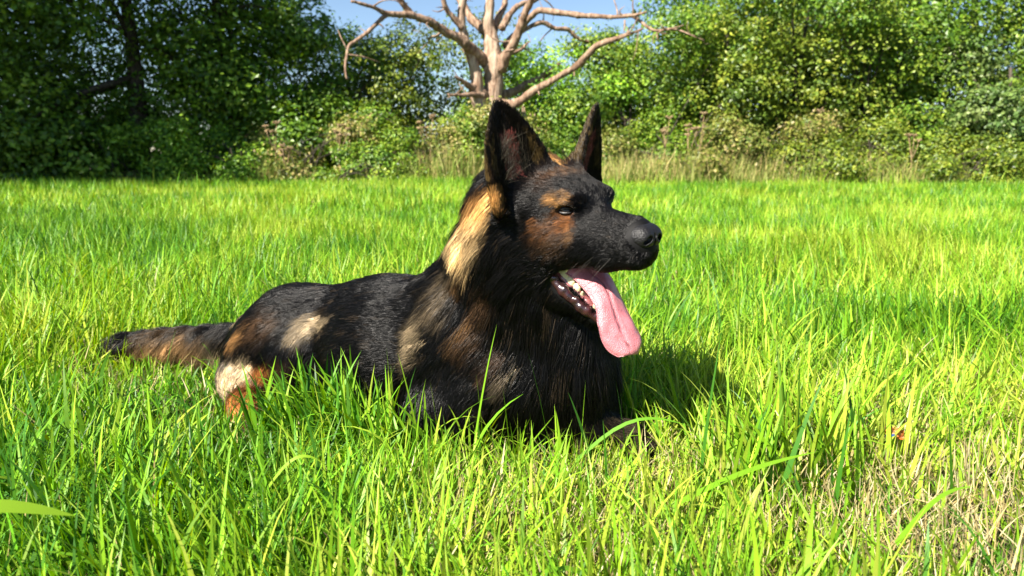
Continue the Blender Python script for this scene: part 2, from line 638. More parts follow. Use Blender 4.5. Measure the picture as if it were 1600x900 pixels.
coat = np.tile(BLACK, (len(DV), 1))
streak = .5 * noise(DV, 260, 14) + .5 * noise(np.c_[DV @ np.array([.5, 1, .3]), DV @ np.array([1, -.4, .5]), DV[:, 2]], 55, 11) * .6 + noise(DV, 140, 12) * .4


def patch(c, rad, col, amt=1.0, ragged=.8, along=None, stretch=1.0, hard=1.25):
    global coat
    q = DV - c
    if along is not None:
        a = unit(np.asarray(along, float))
        p = q @ a
        d = np.sqrt(np.maximum((q * q).sum(1) - p * p, 0) + (p / stretch) ** 2)
    else:
        d = np.linalg.norm(q, axis=1)
    e = 1 - d / rad + (streak - .5) * ragged
    w = np.clip(e * hard, 0, 1)[:, None] ** 1.3 * amt
    coat = coat * (1 - w) + np.asarray(col) * w


def head_patch(f, r, u, rad, col, amt=1.0, ragged=.7, both=True, along=None, stretch=1.0):
    for s in ((1, -1) if both else (1,)):
        al = None if along is None else hdir(along[0], s * along[1], along[2])
        patch(hl(f, s * r, u), rad * HS, col, amt, ragged, al, stretch, 1.5)


# face
head_patch(.066, .052, -.008, .038, BROWN * .9, .9, .9)
head_patch(.078, .044, .004, .024, RUST * .75, .85)
head_patch(.088, .038, -.016, .019, TAN * .75, .65)
head_patch(.048, .054, -.002, .024, RUST * .7, .7, 1.0)
head_patch(.060, .050, .010, .012, GOLD, .7)
head_patch(.073, .042, .0385, .0165, GOLD, 1, .7, True, (-.9, .3, .2), 1.7)
head_patch(.035, .030, .085, .040, DARKBROWN, .9, .8)
head_patch(.045, .0, .076, .034, BROWN, .7, .9, False)
patch(hl(-.002, -.034, .086), .032, GOLD * 1.3, 1, .7)
patch(hl(.012, -.012, .085), .028, TAN * .7, .7, .9)
head_patch(-.020, .040, .086, .018, TAN, .8)
# neck behind the near ear, nape
for px, py, rad, col, amt in [(756, 290, .018, RUST, .7), (752, 305, .034, GOLD * 1.1, 1), (748, 330, .044, np.array([.70, .42, .16]), 1), (744, 352, .042, np.array([.74, .52, .26]), 1), (740, 378, .022, np.array([.60, .40, .18]), .9), (765, 320, .026, GOLD, .85),
                              (768, 287, .012, GOLD * .6, .6)]:
    patch(spot(px, py), rad, col, amt, .6)
# shoulder and brindled side
for px, py, rad, col, amt, st in [(700, 440, .030, GREY * .8, .65, 1.8), (690, 470, .026, GREY * .8, .5, 1.8), (722, 430, .018, TAN * .5, .5, 1.8), (650, 510, .022, CREAM * .4, .7, 2.6),
                                  (645, 540, .020, CREAM * .4, .65, 2.6), (735, 497, .017, TAN * .5, .6, 2.0), (745, 525, .020, BROWN * 1.2, .5, 2), (775, 560, .020, BROWN, .5, 2),
                                  (803, 572, .011, CREAM * .5, .6, 2.2), (765, 455, .02, BROWN, .6, 2)]:
    patch(spot(px, py), rad, col, amt, 1.3, (-.35, 0, -.9), st)
# hindquarters
for px, py, rad, col, amt, st in [(480, 503, .030, CREAM * .75, .9, 1.4), (508, 498, .018, CREAM * .7, .8, 1.2), (395, 510, .036, BROWN * 1.2, .55, 1.5), (420, 500, .03, BROWN, .7, 1.5),
                                  (372, 520, .026, TAN, .7, 1.6), (368, 482, .016, CREAM, .95, 1), (342, 562, .048, CREAM * 1.1, 1, 1.2), (348, 590, .050, CREAM * 1.1, 1, 1.2), (378, 575, .036, CREAM, .95, 1.3),
                                  (405, 580, .026, RUST * 1.5, .9, 1.2), (430, 575, .03, BROWN, .7, 1.2), (385, 610, .030, RUST, .9, 1.1), (365, 635, .045, RUST * 1.2, 1, 1),
                                  (330, 535, .026, GREY, .7, 1.5)]:
    patch(spot(px, py), rad, col, amt, .9, (-.8, 0, -.5), st)
patch(np.array([-.52, 1.31, .03]), .06, RUST * 1.2, .95)
# tail: tan underside
for px, py, rad in [(235, 535, .035), (262, 535, .04), (290, 532, .035), (310, 530, .025)]:
    patch(spot(px, py), rad, np.array([.26, .155, .070]), .85, 1.1, (-.9, .3, -.2), 1.7)
# paws: dark brindle
patch(np.array([.20, 1.165, .03]), .065, np.array([.055, .042, .024]), .75, 1.5)
patch(np.array([.165, 1.375, .03]), .06, np.array([.055, .042, .024]), .75, 1.5)
# far-side coat mirrors the same brindle
for c in ((-.10, 1.44, .22), (-.44, 1.66, .15), (-.5, 1.66, .08)):
    patch(np.array(c), .05, GREY, .7, 1.2)
# ears: golden rim, bare skin inside the near ear
E1b, E1t = hl(-.004, .060, .062), hl(.000, .083, .203)
inner = np.zeros(len(DV))
for b, t, opn in ((E1b, E1t, hdir(1.0, .12, -.05)), (hl(.010, -.060, .058), hl(.034, -.102, .181), hdir(.90, -.40, -.05))):
    ax = t - b
    L = np.linalg.norm(ax)
    ax /= L
    op = unit(opn - ax * (opn @ ax))
    q = DV - b
    tt, o, s = (q @ ax) / L, q @ op, q @ np.cross(ax, op)
    near = (tt > .12) & (tt < 1.05) & (np.abs(s) < .07) & (np.abs(o) < .05)
    face_in = near & (np.sum(DN * op, 1) > .25) & (np.abs(s) < .040 * (1.05 - tt))
    inner = np.maximum(inner, face_in * 1.0)
    coat[near & (tt > .10)] = coat[near & (tt > .10)] * .12 + np.array([.004, .003, .0025]) * .88
    rim = near & (np.abs(np.sum(DN * np.cross(ax, op), 1)) > .45) & (tt > .2)
    coat[rim] = coat[rim] * .55 + np.array([.10, .065, .022]) * .45
    bare = face_in & (tt < .62) & (np.abs(s) < .015)
    coat[bare] = np.array([.15, .042, .034])
# muzzle end and lips stay black leather
lip = np.zeros(len(DV))
hq = (DV - HO) @ HR.T / HS
cav = np.abs(((hq - np.array([.10, 0, -.088])) / np.array([.085, .05, .030]))) 
in_mouth = (cav.max(1) < 1) & (np.abs(hq[:, 1]) < .035)
m_c = field(DV, [dict(q, sub=False) for q in PRIMS if q['sub']][:3])
in_mouth = m_c < .0035
coat[in_mouth] = np.array([.045, .014, .015])

# density of light / dark hairs comes later per strand; the skin below is darker than the hair
dog = empty('german_shepherd_dog', (-.15, 1.3, 0))
tag(dog, 'black and tan long-coated shepherd dog lying in the grass, panting with tongue out', 'dog')
M_SKIN = attr_material('dog_skin', .65, .2)
body_me = np_mesh('body', DV, DF, np.full(len(DF), 4), coat * .6)
body = link('body', body_me, M_SKIN, dog)


# ---- fur
def hair_material():
    m, nt, out = new_mat('fur')
    at = nt.nodes.new('ShaderNodeAttribute')
    at.attribute_name = 'tint'
    p = nt.nodes.new('ShaderNodeBsdfPrincipled')
    nt.links.new(at.outputs['Color'], p.inputs['Base Color'])
    p.inputs['Roughness'].default_value = .30
    p.inputs['Specular IOR Level'].default_value = .19
    nt.links.new(p.outputs[0], out.inputs[0])
    return m


def hair_object(name, root, nrm, flw, length, lift, color, npt=5, rad=.00022, curl=.12, clump=.55, clump_cell=.012, parent=None, droop=.15, swirl_amt=.16, lock=.32):
    n = len(root)
    t = np.linspace(0, 1, npt)[None, :, None]
    side = np.cross(nrm, flw)
    jit = rng.normal(0, 1, (n, 1, 1)) * curl
    jit2 = rng.normal(0, 1, (n, 1, 1)) * curl * .6
    L = length[:, None, None]
    lf = np.clip(lift, .05, 2.6)[:, None, None]
    f, s, nn = flw[:, None, :], side[:, None, :], nrm[:, None, :]
    d = f * t + nn * (lf * t * (1.15 - .75 * t) + jit2 * t) + s * (jit * t + .25 * jit * t * t)
    P = root[:, None, :] + d * L
    P[..., 2] -= (droop * L * t * t)[..., 0]
    # clumping: strands lean to the tip of their cell's lock
    cell = np.floor(root / clump_cell + rng.normal(0, .18, root.shape)).astype(np.int64)
    key = (cell[:, 0] * 73856093) ^ (cell[:, 1] * 19349663) ^ (cell[:, 2] * 83492791)
    _, inv = np.unique(key, return_inverse=True)
    m = inv.max() + 1
    cnt = np.bincount(inv, minlength=m)
    tip = np.stack([np.bincount(inv, P[:, -1, a], m) / cnt for a in range(3)], 1)
    first = np.zeros(m, np.int64)
    first[inv] = np.arange(n)
    keep = (rng.random(n) < .4)[:, None]
    color = np.where(keep, color, color[first[inv]]) * rng.lognormal(0, lock, (m, 1))[inv]
    swirl = rng.normal(0, 1, (m, 3)) * swirl_amt
    tgt = tip[inv] + swirl[inv] * length[:, None]
    w = (t ** 1.6) * clump * rng.uniform(.5, 1, (n, 1, 1))
    P = P + (tgt[:, None, :] - P[:, -1:, :]) * w
    cu = bpy.data.hair_curves.new(name)
    cu.add_curves([npt] * n)
    cu.points.foreach_set('position', P.astype(np.float32).ravel())
    ra = (rad * (1 - .85 * t[..., 0] ** 1.5) * rng.uniform(.7, 1.3, (n, 1))).astype(np.float32)
    cu.points.foreach_set('radius', ra.ravel())
    at = cu.attributes.new('tint', 'FLOAT_COLOR', 'CURVE')
    c4 = np.ones((n, 4), np.float32)
    c4[:, :3] = color
    at.data.foreach_set('color', c4.ravel())
    return link(name, cu, M_FUR, parent)


M_FUR = hair_material()
tri = DV[DF]
area = .5 * np.linalg.norm(np.cross(tri[:, 2] - tri[:, 0], tri[:, 3] - tri[:, 1]), axis=1)
fc = tri.mean(1)
fn_ = unit(DN[DF].mean(1))
view = unit(np.array([0, 0, CAM_H]) - fc)
vis = np.clip(np.sum(fn_ * view, 1) * 2 + .6, .12, 1)
ish = np.linalg.norm(fc - hl(.05, 0, 0), axis=1) < .19
dens = area * vis * np.where(ish, 4.2, 1.5)
skip = in_mouth[DF].any(1)
# eyes and nose pad stay bare
for (c, n_e, s) in EYES:
    skip |= np.linalg.norm(fc - (c + n_e * .012), axis=1) < .0105
nose_c = hl(0.1910, 0, -.022)
skip |= np.linalg.norm((fc - nose_c) @ HR.T / np.array([.027, .031, .025]), axis=1) < 1.0
skip |= (fc[:, 2] < .012)
_lip = spline([hl(.024, .050, -.068), hl(.040, .046, -.090), hl(.060, .038, -.114), hl(.080, .028, -.136), hl(.093, .015, -.150)], 30)
skip |= np.min([np.linalg.norm(fc - q, axis=1) for q in _lip], axis=0) < .0115
dens[skip] = 0
NH = 330000
fi = rng.choice(len(DF), NH, p=dens / dens.sum())
uv = rng.random((NH, 2))
a, b, c, d = (tri[fi, k] for k in range(4))
root = (a * (1 - uv[:, :1]) + b * uv[:, :1]) * (1 - uv[:, 1:]) + (d * (1 - uv[:, :1]) + c * uv[:, :1]) * uv[:, 1:]
q0 = DF[fi, 0]
nr, fl = DN[q0], flow[q0]
fl = unit(fl - nr * np.sum(fl * nr, 1, keepdims=True))
wob = (noise(root, 18, 21) - .5)[:, None] * .9
fl = unit(fl + np.cross(nr, fl) * wob)
ln = hlen[q0] * rng.uniform(.6, 1.15, NH) * (.8 + .4 * noise(root, 25, 22))
for (c_, n_e, s) in EYES:
    ln *= np.clip((np.linalg.norm(root - (c_ + n_e * .012), axis=1) - .006) / .02, .25, 1)
ln[inner[q0] > 0] *= .8
col = coat[q0] * rng.lognormal(0, .28, (NH, 1))
dark = rng.random(NH) < .12
col[dark] = col[dark] * .35 + BLACK * .65
gl = (rng.random(NH) < np.where(hlen[q0] < .02, .015, .05)) & (coat[q0].max(1) < .03)
col[gl] = np.array([.030, .021, .013]) * rng.uniform(.4, 1.2, (gl.sum(), 1))
rq = (root - HO) @ HR.T / HS
crest = np.exp(-((rq[:, 0] - .002) / .026) ** 2 - ((rq[:, 1] + .036) / .020) ** 2) * (rq[:, 2] > .06) * (rq[:, 2] < .098)
ln += .014 * crest
hl_ = hlift[q0] + 1.5 * crest
ruff = np.exp(-(np.linalg.norm(root - spot(745, 340), axis=1) / .06) ** 2)
ln *= 1 + .35 * ruff
hl_ = hl_ + .25 * ruff
short = ln < .016
hair_object('face_and_ear_fur', root[short], nr[short], fl[short], ln[short], hl_[short] * .8, col[short], 4, .00032, .18, .35, .0055, dog, .02, .16, .28)
hair_object('coat_fur', root[~short], nr[~short], fl[~short], ln[~short], hl_[~short] * np.where(hlen[q0][~short] < .04, .62, .9), col[~short], 6, .00034, .13, .55, .0125, dog, .16, .13)


# ---- nose, eyes, mouth
def sdf_part(name, prims, lo, hi, h, color_fn, mat, parent, it=1):
    V, F = surface_nets(grid_field(lo, hi, h, prims), lo, h)
    V = relax(V, F, it, .4)
    return link(name, np_mesh(name, V, F, np.full(len(F), 4), color_fn(V)), mat, parent)


def flat(c):
    return lambda V: np.tile(np.asarray(c, float), (len(V), 1))


M_NOSE = attr_material('nose_leather', .46, .35, .7, 420)
M_WET = attr_material('wet_mouth', .25, .5, .25, 260, .35)
M_TONGUE = attr_material('tongue', .30, .5, .8, 520, .35, .25)
M_TOOTH = attr_material('tooth_enamel', .28, .5, 0, 1, .3)
NP = []
ell(hl(.1850, 0, -.0215), np.array([.0225, .0270, .0205]) * HS, HR, .006, store=NP)
ell(hl(0.1960, .0095, -.0235), np.array([.0150, .0150, .0155]) * HS, HR, .008, store=NP)
ell(hl(0.1960, -.0095, -.0235), np.array([.0150, .0150, .0155]) * HS, HR, .008, store=NP)
cone(hl(0.1940, 0, -.030), hl(0.1890, 0, -.046), .0075, .0050, .008, store=NP)
for s in (1, -1):
    cone(hl(0.2085, s * .0100, -.0250), hl(0.2040, s * .0150, -.0280), .0042, .0036, .003, sub=True, store=NP)
    cone(hl(0.2040, s * .0150, -.0280), hl(0.1890, s * .0245, -.0305), .0030, .0018, .003, sub=True, store=NP)
cone(hl(0.2105, 0, -.020), hl(0.2020, 0, -.046), .0013, .0013, .003, sub=True, store=NP)
sdf_part('nose', NP, nose_c - .042, nose_c + .042, .0010, flat((.0075, .0068, .0072)), M_NOSE, dog)

m_eye, nt, out = new_mat('eye')
p = nt.nodes.new('ShaderNodeBsdfPrincipled')
at = nt.nodes.new('ShaderNodeAttribute')
at.attribute_name = 'tint'
nt.links.new(at.outputs['Color'], p.inputs['Base Color'])
p.inputs['Roughness'].default_value = .04
p.inputs['Specular IOR Level'].default_value = .40
p.inputs['Coat Weight'].default_value = .0
p.inputs['Coat Roughness'].default_value = .03
nt.links.new(p.outputs[0], out.inputs[0])
M_LID = attr_material('eyelid_rim', .4, .4, .3, 500)
for (c, n_e, s) in EYES:
    bm = bmesh.new()
    bmesh.ops.create_uvsphere(bm, u_segments=32, v_segments=20, radius=.0122)
    qn = Vector(n_e).to_track_quat('Z', 'Y')
    for v in bm.verts:
        v.co = qn @ v.co + Vector(c)
    me = bpy.data.meshes.new('eye')
    bm.to_mesh(me)
    bm.free()
    co = np.empty(len(me.vertices) * 3, np.float32)
    me.vertices.foreach_get('co', co)
    g = unit(co.reshape(-1, 3) - c) @ n_e
    cc = np.where((g > .94)[:, None], [.004, .003, .003], np.where((g > .70)[:, None], [.050, .022, .008], [.008, .006, .005]))
    a4 = np.ones((len(cc), 4), np.float32)
    a4[:, :3] = cc
    me.attributes.new('tint', 'FLOAT_COLOR', 'POINT').data.foreach_set('color', a4.ravel())
    me.polygons.foreach_set('use_smooth', np.full(len(me.polygons), True))
    eye = link('eye', me, m_eye, dog)
    ah = unit(np.cross(hdir(0, 0, 1), n_e))
    av = np.cross(n_e, ah)
    u = np.linspace(-1, 1, 21)
    for up, amp in ((1, 14), (-1, 16)):
        th, ph = np.radians(58) * u, np.radians(amp) * up * (1 - np.abs(u) ** 2.2) - np.radians(4) * u * s
        dirs = n_e[None] * (np.cos(th) * np.cos(ph))[:, None] + ah[None] * (np.sin(th) * np.cos(ph))[:, None] + av[None] * np.sin(ph)[:, None]
        me = tube_mesh('eyelid', [(c + dirs * .0138, .0012 + .0009 * (1 - u ** 2), 8, .1)], np.array([.020, .018, .019]))
        e = link('eyelid', me, M_LID, None)
        e.parent = eye

# tongue: lofted between its two edges, hanging over the front of the lower jaw
TL = [(884, 424, 1.085), (902, 438, 1.075), (922, 462, 1.060), (934, 487, 1.044), (936, 510, 1.036), (942, 533, 1.032), (953, 549, 1.030), (968, 558, 1.030)]
TR = [(925, 409, 1.125), (940, 416, 1.115), (953, 428, 1.100), (967, 452, 1.085), (981, 482, 1.072), (994, 508, 1.062), (1004, 531, 1.055), (998, 553, 1.046)]
A = spline([pix(*t) for t in TL], 34)
B = spline([pix(*t) for t in TR], 34)
nu = 25
uu = np.linspace(-1, 1, nu)
mid = A[:, None, :] * ((1 - uu) / 2)[None, :, None] + B[:, None, :] * ((1 + uu) / 2)[None, :, None]
tn = unit(np.cross(unit(B - A), unit(np.gradient((A + B) / 2, axis=0))))
tn[np.sum(tn * (np.array([0, 0, CAM_H]) - (A + B) / 2), 1) < 0] *= -1
wl = np.linalg.norm(B - A, axis=1)
tlen = np.linspace(0, 1, 34)
groove = -.0046 * np.exp(-(uu / .10) ** 2)[None, :] * np.clip(1.25 - tlen * 1.15, .1, 1)[:, None]
dome = .0050 * (1 - uu ** 2)[None, :] - .004 * (np.abs(uu) ** 4)[None, :]
rip = (noise(mid.reshape(-1, 3), 55, 31).reshape(34, nu) - .5) * .0055
edgew = np.sqrt(np.clip(1 - uu ** 8, 0, 1))
endt = np.sqrt(np.clip(1 - tlen ** 14, 0, 1))
top = mid + tn[:, None, :] * (groove + dome + rip + .0035 * (edgew[None] * endt[:, None]))[..., None]
bot = mid + tn[:, None, :] * (dome * .6 - .0050 * (edgew[None] * endt[:, None]))[..., None]
V = np.vstack([top.reshape(-1, 3), bot.reshape(-1, 3)])
i, j = np.meshgrid(np.arange(33), np.arange(nu - 1), indexing='ij')
b0 = (i * nu + j).ravel()
Q1 = np.stack([b0, b0 + 1, b0 + nu + 1, b0 + nu], 1)
Q2 = Q1[:, ::-1] + 34 * nu
off = 34 * nu
rim_ = np.concatenate([np.arange(nu), np.arange(1, 34) * nu + nu - 1, 33 * nu + np.arange(nu - 2, -1, -1), np.arange(32, 0, -1) * nu])
r2 = np.roll(rim_, -1)
Q3 = np.stack([r2, rim_, rim_ + off, r2 + off], 1)
F = np.vstack([Q1, Q2, Q3])
tcol = np.tile(np.array([.50, .165, .185]), (len(V), 1))
nz = noise(V, 70, 33)[:, None]
tcol = tcol * (.70 + .35 * nz + .25 * noise(V, 300, 34)[:, None])
gg = np.tile(np.abs(uu + .02) < .09, 34) & (np.repeat(tlen, nu) > .30) & (np.repeat(tlen, nu) < .88)
_g = np.where(gg & (noise(V[:off], 120, 35) > .35))[0]
tcol[_g] *= .50
_e = np.tile(np.abs(uu) > .9, 34)
tcol[:off][_e] = tcol[:off][_e] * .9
tip_ = np.r_[np.repeat(tlen, nu), np.repeat(tlen, nu)] > .86
tcol[tip_] = tcol[tip_] * .8 + np.array([.58, .25, .27]) * .2
link('tongue', np_mesh('tongue', V, F, np.full(len(F), 4), tcol), M_TONGUE, dog)

# lower lip with its wet dark folds
LP = []
lipc = spline([hl(.024, .050, -.068), hl(.040, .046, -.090), hl(.060, .038, -.114), hl(.080, .028, -.136), hl(.093, .013, -.152), hl(.098, 0, -.156)], 14)
for k in range(13):
    w0 = .0066 + .0016 * math.sin(k * 1.9)
    cone(lipc[k], lipc[k + 1], w0, .0066 + .0016 * math.sin((k + 1) * 1.9), .006, store=LP)
for k in range(2, 11, 2):
    ell(lipc[k] + hdir(.004, .0, .004), (.0052, .0052, .0045), None, .004, store=LP)
llo, lhi = lipc.min(0) - .016, lipc.max(0) + .016


def lipcol(V):
    n = noise(V, 160, 41)[:, None]
    return np.array([.008, .005, .005]) * (1 - n) + np.array([.050, .014, .016]) * n


sdf_part('lower_lip', LP, llo, lhi, .0013, lipcol, M_WET, dog)
# far-side lip
LP2 = []
lipd = spline([hl(.026, -.046, -.066), hl(.050, -.037, -.104), hl(.080, -.024, -.140), hl(.098, 0, -.156)], 10)
for k in range(9):
    cone(lipd[k], lipd[k + 1], .0062, .0062, .006, store=LP2)
sdf_part('lower_lip', LP2, lipd.min(0) - .016, lipd.max(0) + .016, .0018, lipcol, M_WET, dog)
# gums and teeth of the lower jaw, near and far row
for s in (1, -1):
    row = spline([hl(.034, s * .034, -.074), hl(.052, s * .029, -.096), hl(.070, s * .022, -.116), hl(.088, s * .0155, -.136)], 7)
    GP = []
    for k in range(6):
        cone(row[k], row[k + 1], .0068, .0062, .005, store=GP)
    sdf_part('gum', GP, row.min(0) - .015, row.max(0) + .015, .0016, flat((.20, .065, .065)), M_WET, dog)
    updir = unit(hdir(.62, s * .10, .78))
    alo = unit(row[-1] - row[0])
    for k, (wd, ht) in enumerate([(.0110, .0150), (.0115, .0180), (.0100, .0140), (.0085, .0115), (.0060, .0085), (.0070, .0190)]):
        TP = []
        b_ = row[k] + updir * .003 if k < 5 else row[6] + updir * .002
        if k < 4:
            cone(b_ - alo * wd * .45, b_ + updir * ht * .55 - alo * wd * .42, .0042, .0030, .004, store=TP)
            cone(b_, b_ + updir * ht, .0050, .0022, .004, store=TP)
            cone(b_ + alo * wd * .45, b_ + updir * ht * .6 + alo * wd * .42, .0042, .0028, .004, store=TP)
        else:
            cone(b_, b_ + updir * ht + hdir(.0, s * .004, 0), .0050, .0018, .004, store=TP)
        sdf_part('tooth', TP, b_ - .026, b_ + .026, .0010, flat((.68, .58, .36)), M_TOOTH, dog)
# whisker-like long hairs inside the near ear
nw = 260
tt = rng.uniform(.10, .55, nw)
ss = rng.choice([-1, 1], nw) * rng.uniform(.012, .034, nw)
axn = unit(E1t - E1b)
opn = hdir(1.0, .12, -.05)
opn = unit(opn - axn * (axn @ opn))
wv = np.cross(axn, opn)
rt = E1b + axn * (tt * .14)[:, None] + wv * (ss * (1 - .6 * tt))[:, None] + opn * .004
hair_object('ear_tuft', rt, np.tile(opn, (nw, 1)), unit(axn[None] * .8 - wv[None] * (np.sign(ss) * .5)[:, None] + rng.normal(0, .25, (nw, 3))), rng.uniform(.02, .04, nw), np.full(nw, .5), np.tile([.10, .085, .06], (nw, 1)) * rng.uniform(.3, 1.3, (nw, 1)), 6, .00016, .3, .2, .02, dog, .1)
# whiskers
wr, wd, wlen = [], [], []
for s_ in (1, -1):
    for k in range(16):
        wr.append(hl(.110 + .012 * (k % 5) + rng.normal(0, .002), s_ * .030, -.034 - .007 * (k // 5)))
        wd.append(unit(hdir(-.25 + rng.normal(0, .25), s_ * .8, -.25 + rng.normal(0, .2))))
        wlen.append(rng.uniform(.03, .065))
hair_object('whiskers', np.array(wr), np.array(wd), np.array([unit(hdir(-.8, .1, -.5))] * 32), np.array(wlen), np.full(32, 1.0), np.tile([.05, .045, .04], (32, 1)), 7, .00022, .1, 0, .02, dog, .25)
# ------------------------------------------------------------------ grass
def blades(root, height, width, az, lean, curv, color, seg, twist=None, vary=True):
    """verts, loops, sizes, colours of curved tapering blades; az = direction of the lean"""
    n = len(root)
    t = np.linspace(0, 1, seg + 1)
    th = lean[:, None] + curv[:, None] * t[None, :] ** 1.4
    step = height[:, None] / seg
    dx = np.sin(th) * step
    dz = np.cos(th) * step
    h = np.concatenate([np.zeros((n, 1)), np.cumsum((dx[:, :-1] + dx[:, 1:]) / 2, 1)], 1)
    v = np.concatenate([np.zeros((n, 1)), np.cumsum((dz[:, :-1] + dz[:, 1:]) / 2, 1)], 1)
    dirv = np.stack([np.cos(az), np.sin(az)], 1)
    if twist is None:
        twist = rng.normal(0, .7, n)
    sa = az + math.pi / 2 + twist
    side = np.stack([np.cos(sa), np.sin(sa), rng.normal(0, .15, n)], 1)
    C = np.zeros((n, seg + 1, 3))
    C[..., :2] = root[:, None, :2] + dirv[:, None, :] * h[..., None]
    C[..., 2] = root[:, 2:3] + v
    prof = np.clip(1.06 - t ** 1.9, 0, 1) * (.62 + .5 * np.minimum(t * 3, 1))
    w = width[:, None] * prof[None, :] * .5
    Lf = C - side[:, None, :] * w[..., None]
    Rt = C + side[:, None, :] * w[..., None]
    V = np.empty((n, 2 * seg + 1, 3))
    V[:, 0:2 * seg:2] = Lf[:, :-1]
    V[:, 1:2 * seg:2] = Rt[:, :-1]
    V[:, -1] = C[:, -1]
    nv = 2 * seg + 1
    base = (np.arange(n) * nv)[:, None]
    q = np.concatenate([np.array([2 * k, 2 * k + 1, 2 * k + 3, 2 * k + 2]) for k in range(seg - 1)]) if seg > 1 else np.zeros(0, int)
    loop = np.concatenate([q, [2 * seg - 2, 2 * seg - 1, 2 * seg]])
    loops = (base + loop[None, :]).ravel()
    sizes = np.tile(np.r_[np.full(seg - 1, 4), 3], n)
    tv = np.r_[np.repeat(t[:-1], 2), 1.0]
    c = np.repeat(color[:, None, :], nv, 1)
    if vary:        # blades are paler and yellower at the sheath, sometimes dry at the tip
        pale = np.array([.26, .27, .10])
        k = (np.clip(.25 - tv, 0, 1) * 1.6)[None, :, None]
        c = c * (1 - k) + pale * k * .6
    return V.reshape(-1, 3), loops, sizes, c.reshape(-1, 3), C


GRASS_COLS = np.array([[.112, .275, .012], [.162, .330, .015], [.222, .372, .020], [.042, .145, .010], [.335, .415, .045]])
STRAW = np.array([[.52, .43, .20], [.42, .33, .13], [.60, .53, .30]])


def dry_amount(x, y):
    d = 1.0 * np.exp(-((x - .72) / .30) ** 2 - ((y - .84) / .19) ** 2)
    d += .55 * np.exp(-((x - .02) / .16) ** 2 - ((y - .82) / .13) ** 2)
    d += .35 * np.exp(-((x - .95) / .35) ** 2 - ((y - 1.35) / .30) ** 2)
    d += .30 * np.exp(-((x - .75) / .35) ** 2 - ((y - 2.4) / .35) ** 2)
    return np.clip(d, 0, 1)


def pressed(x, y):
    """grass is short where the dog has lain and trodden"""
    p = .38 * np.exp(-((x + .02) / .34) ** 4 - ((y - 1.07) / .15) ** 4)
    p += .58 * np.exp(-((x + .52) / .18) ** 4 - ((y - 1.22) / .17) ** 4)
    p += .66 * np.exp(-((x + .84) / .27) ** 4 - ((y - 1.50) / .22) ** 4)
    p += .30 * np.exp(-((x - .62) / .40) ** 4 - ((y - .98) / .22) ** 4)
    p += .22 * np.exp(-((x - .19) / .07) ** 4 - ((y - 1.06) / .09) ** 4)
    return np.clip(1 - p, .3, 1) * np.where(y < 2.3, .90, 1)


def grass_colors(xy, dryk):
    n = len(xy)
    patchy = noise(xy, 1.6, 51) * .6 + noise(xy, 5, 52) * .4
    k = np.clip((patchy - .5) * 1.6 + rng.normal(.5, .32, n), 0, .999)
    i = k * (len(GRASS_COLS) - 1)
    order = GRASS_COLS[[3, 0, 1, 2, 4]]
    a = i.astype(int)
    f = (i - a)[:, None]
    c = order[a] * (1 - f) + order[np.minimum(a + 1, 4)] * f
    c = c * rng.lognormal(0, .24, (n, 1))
    isdry = rng.random(n) < (.03 + .52 * dryk)
    c[isdry] = STRAW[rng.integers(0, 3, isdry.sum())] * rng.uniform(.7, 1.1, (isdry.sum(), 1))
    return c, isdry


def scatter(n, y0, y1, margin, power=1.0):
    """random places on the meadow, in a wedge a little wider than the view"""
    y = y0 + (y1 - y0) * rng.random(n * 3) ** power
    hw = .74 * y + margin
    keep = rng.random(n * 3) < hw / hw.max()
    y, hw = y[keep][:n], hw[keep][:n]
    return np.c_[rng.uniform(-1, 1, len(y)) * hw, y]


def in_dog(P):
    out = np.zeros(len(P), bool)
    m = (P[:, 0] > -1.08) & (P[:, 0] < .36) & (P[:, 1] > .94) & (P[:, 1] < 1.86) & (P[:, 2] < .66)
    if m.any():
        out[m] = field(P[m], PRIMS) < .004
    return out


def meadow(name, xy, hgt, wid, seg, label, cull=True, upright=1.0):
    n = len(xy)
    dk = dry_amount(xy[:, 0], xy[:, 1])
    c, isdry = grass_colors(xy, dk)
    root = np.c_[xy, ground_z(xy[:, 0], xy[:, 1]) - .004]
    az = rng.uniform(0, 2 * math.pi, n) * .75 + (noise(xy, 2.2, 55) * 2 - 1) * 2.2
    lean = np.abs(rng.normal(.10, .38, n)) * upright
    curv = np.abs(rng.normal(.40, .80, n)) * upright
    flat_ = isdry & (rng.random(n) < .6)
    lean[flat_] += rng.uniform(.3, 1.0, flat_.sum())
    hh = hgt * (1 - .42 * dk) * pressed(xy[:, 0], xy[:, 1]) * np.where(isdry, .8, 1)
    V, lo_, sz, cc, C = blades(root, hh, wid * np.where(isdry, .6, 1), az, lean, curv, c, seg)
    if cull:
        bad = np.zeros(n, bool)
        for k in range(0, C.shape[1]):
            bad |= in_dog(C[:, k])
        keep = ~bad
        nv = 2 * seg + 1
        V = V.reshape(n, nv, 3)[keep].reshape(-1, 3)
        cc = cc.reshape(n, nv, 3)[keep].reshape(-1, 3)
        m = keep.sum()
        lo_ = lo_[:len(lo_) // n * m]
        sz = sz[:len(sz) // n * m]
    return V, lo_, sz, cc


def join_parts(parts):
    V, L, S, C, off = [], [], [], [], 0
    for v, l, s, c in parts:
        V.append(v)
        L.append(l + off)
        S.append(s)
        C.append(c)
        off += len(v)
    return np.vstack(V), np.concatenate(L), np.concatenate(S), np.vstack(C)


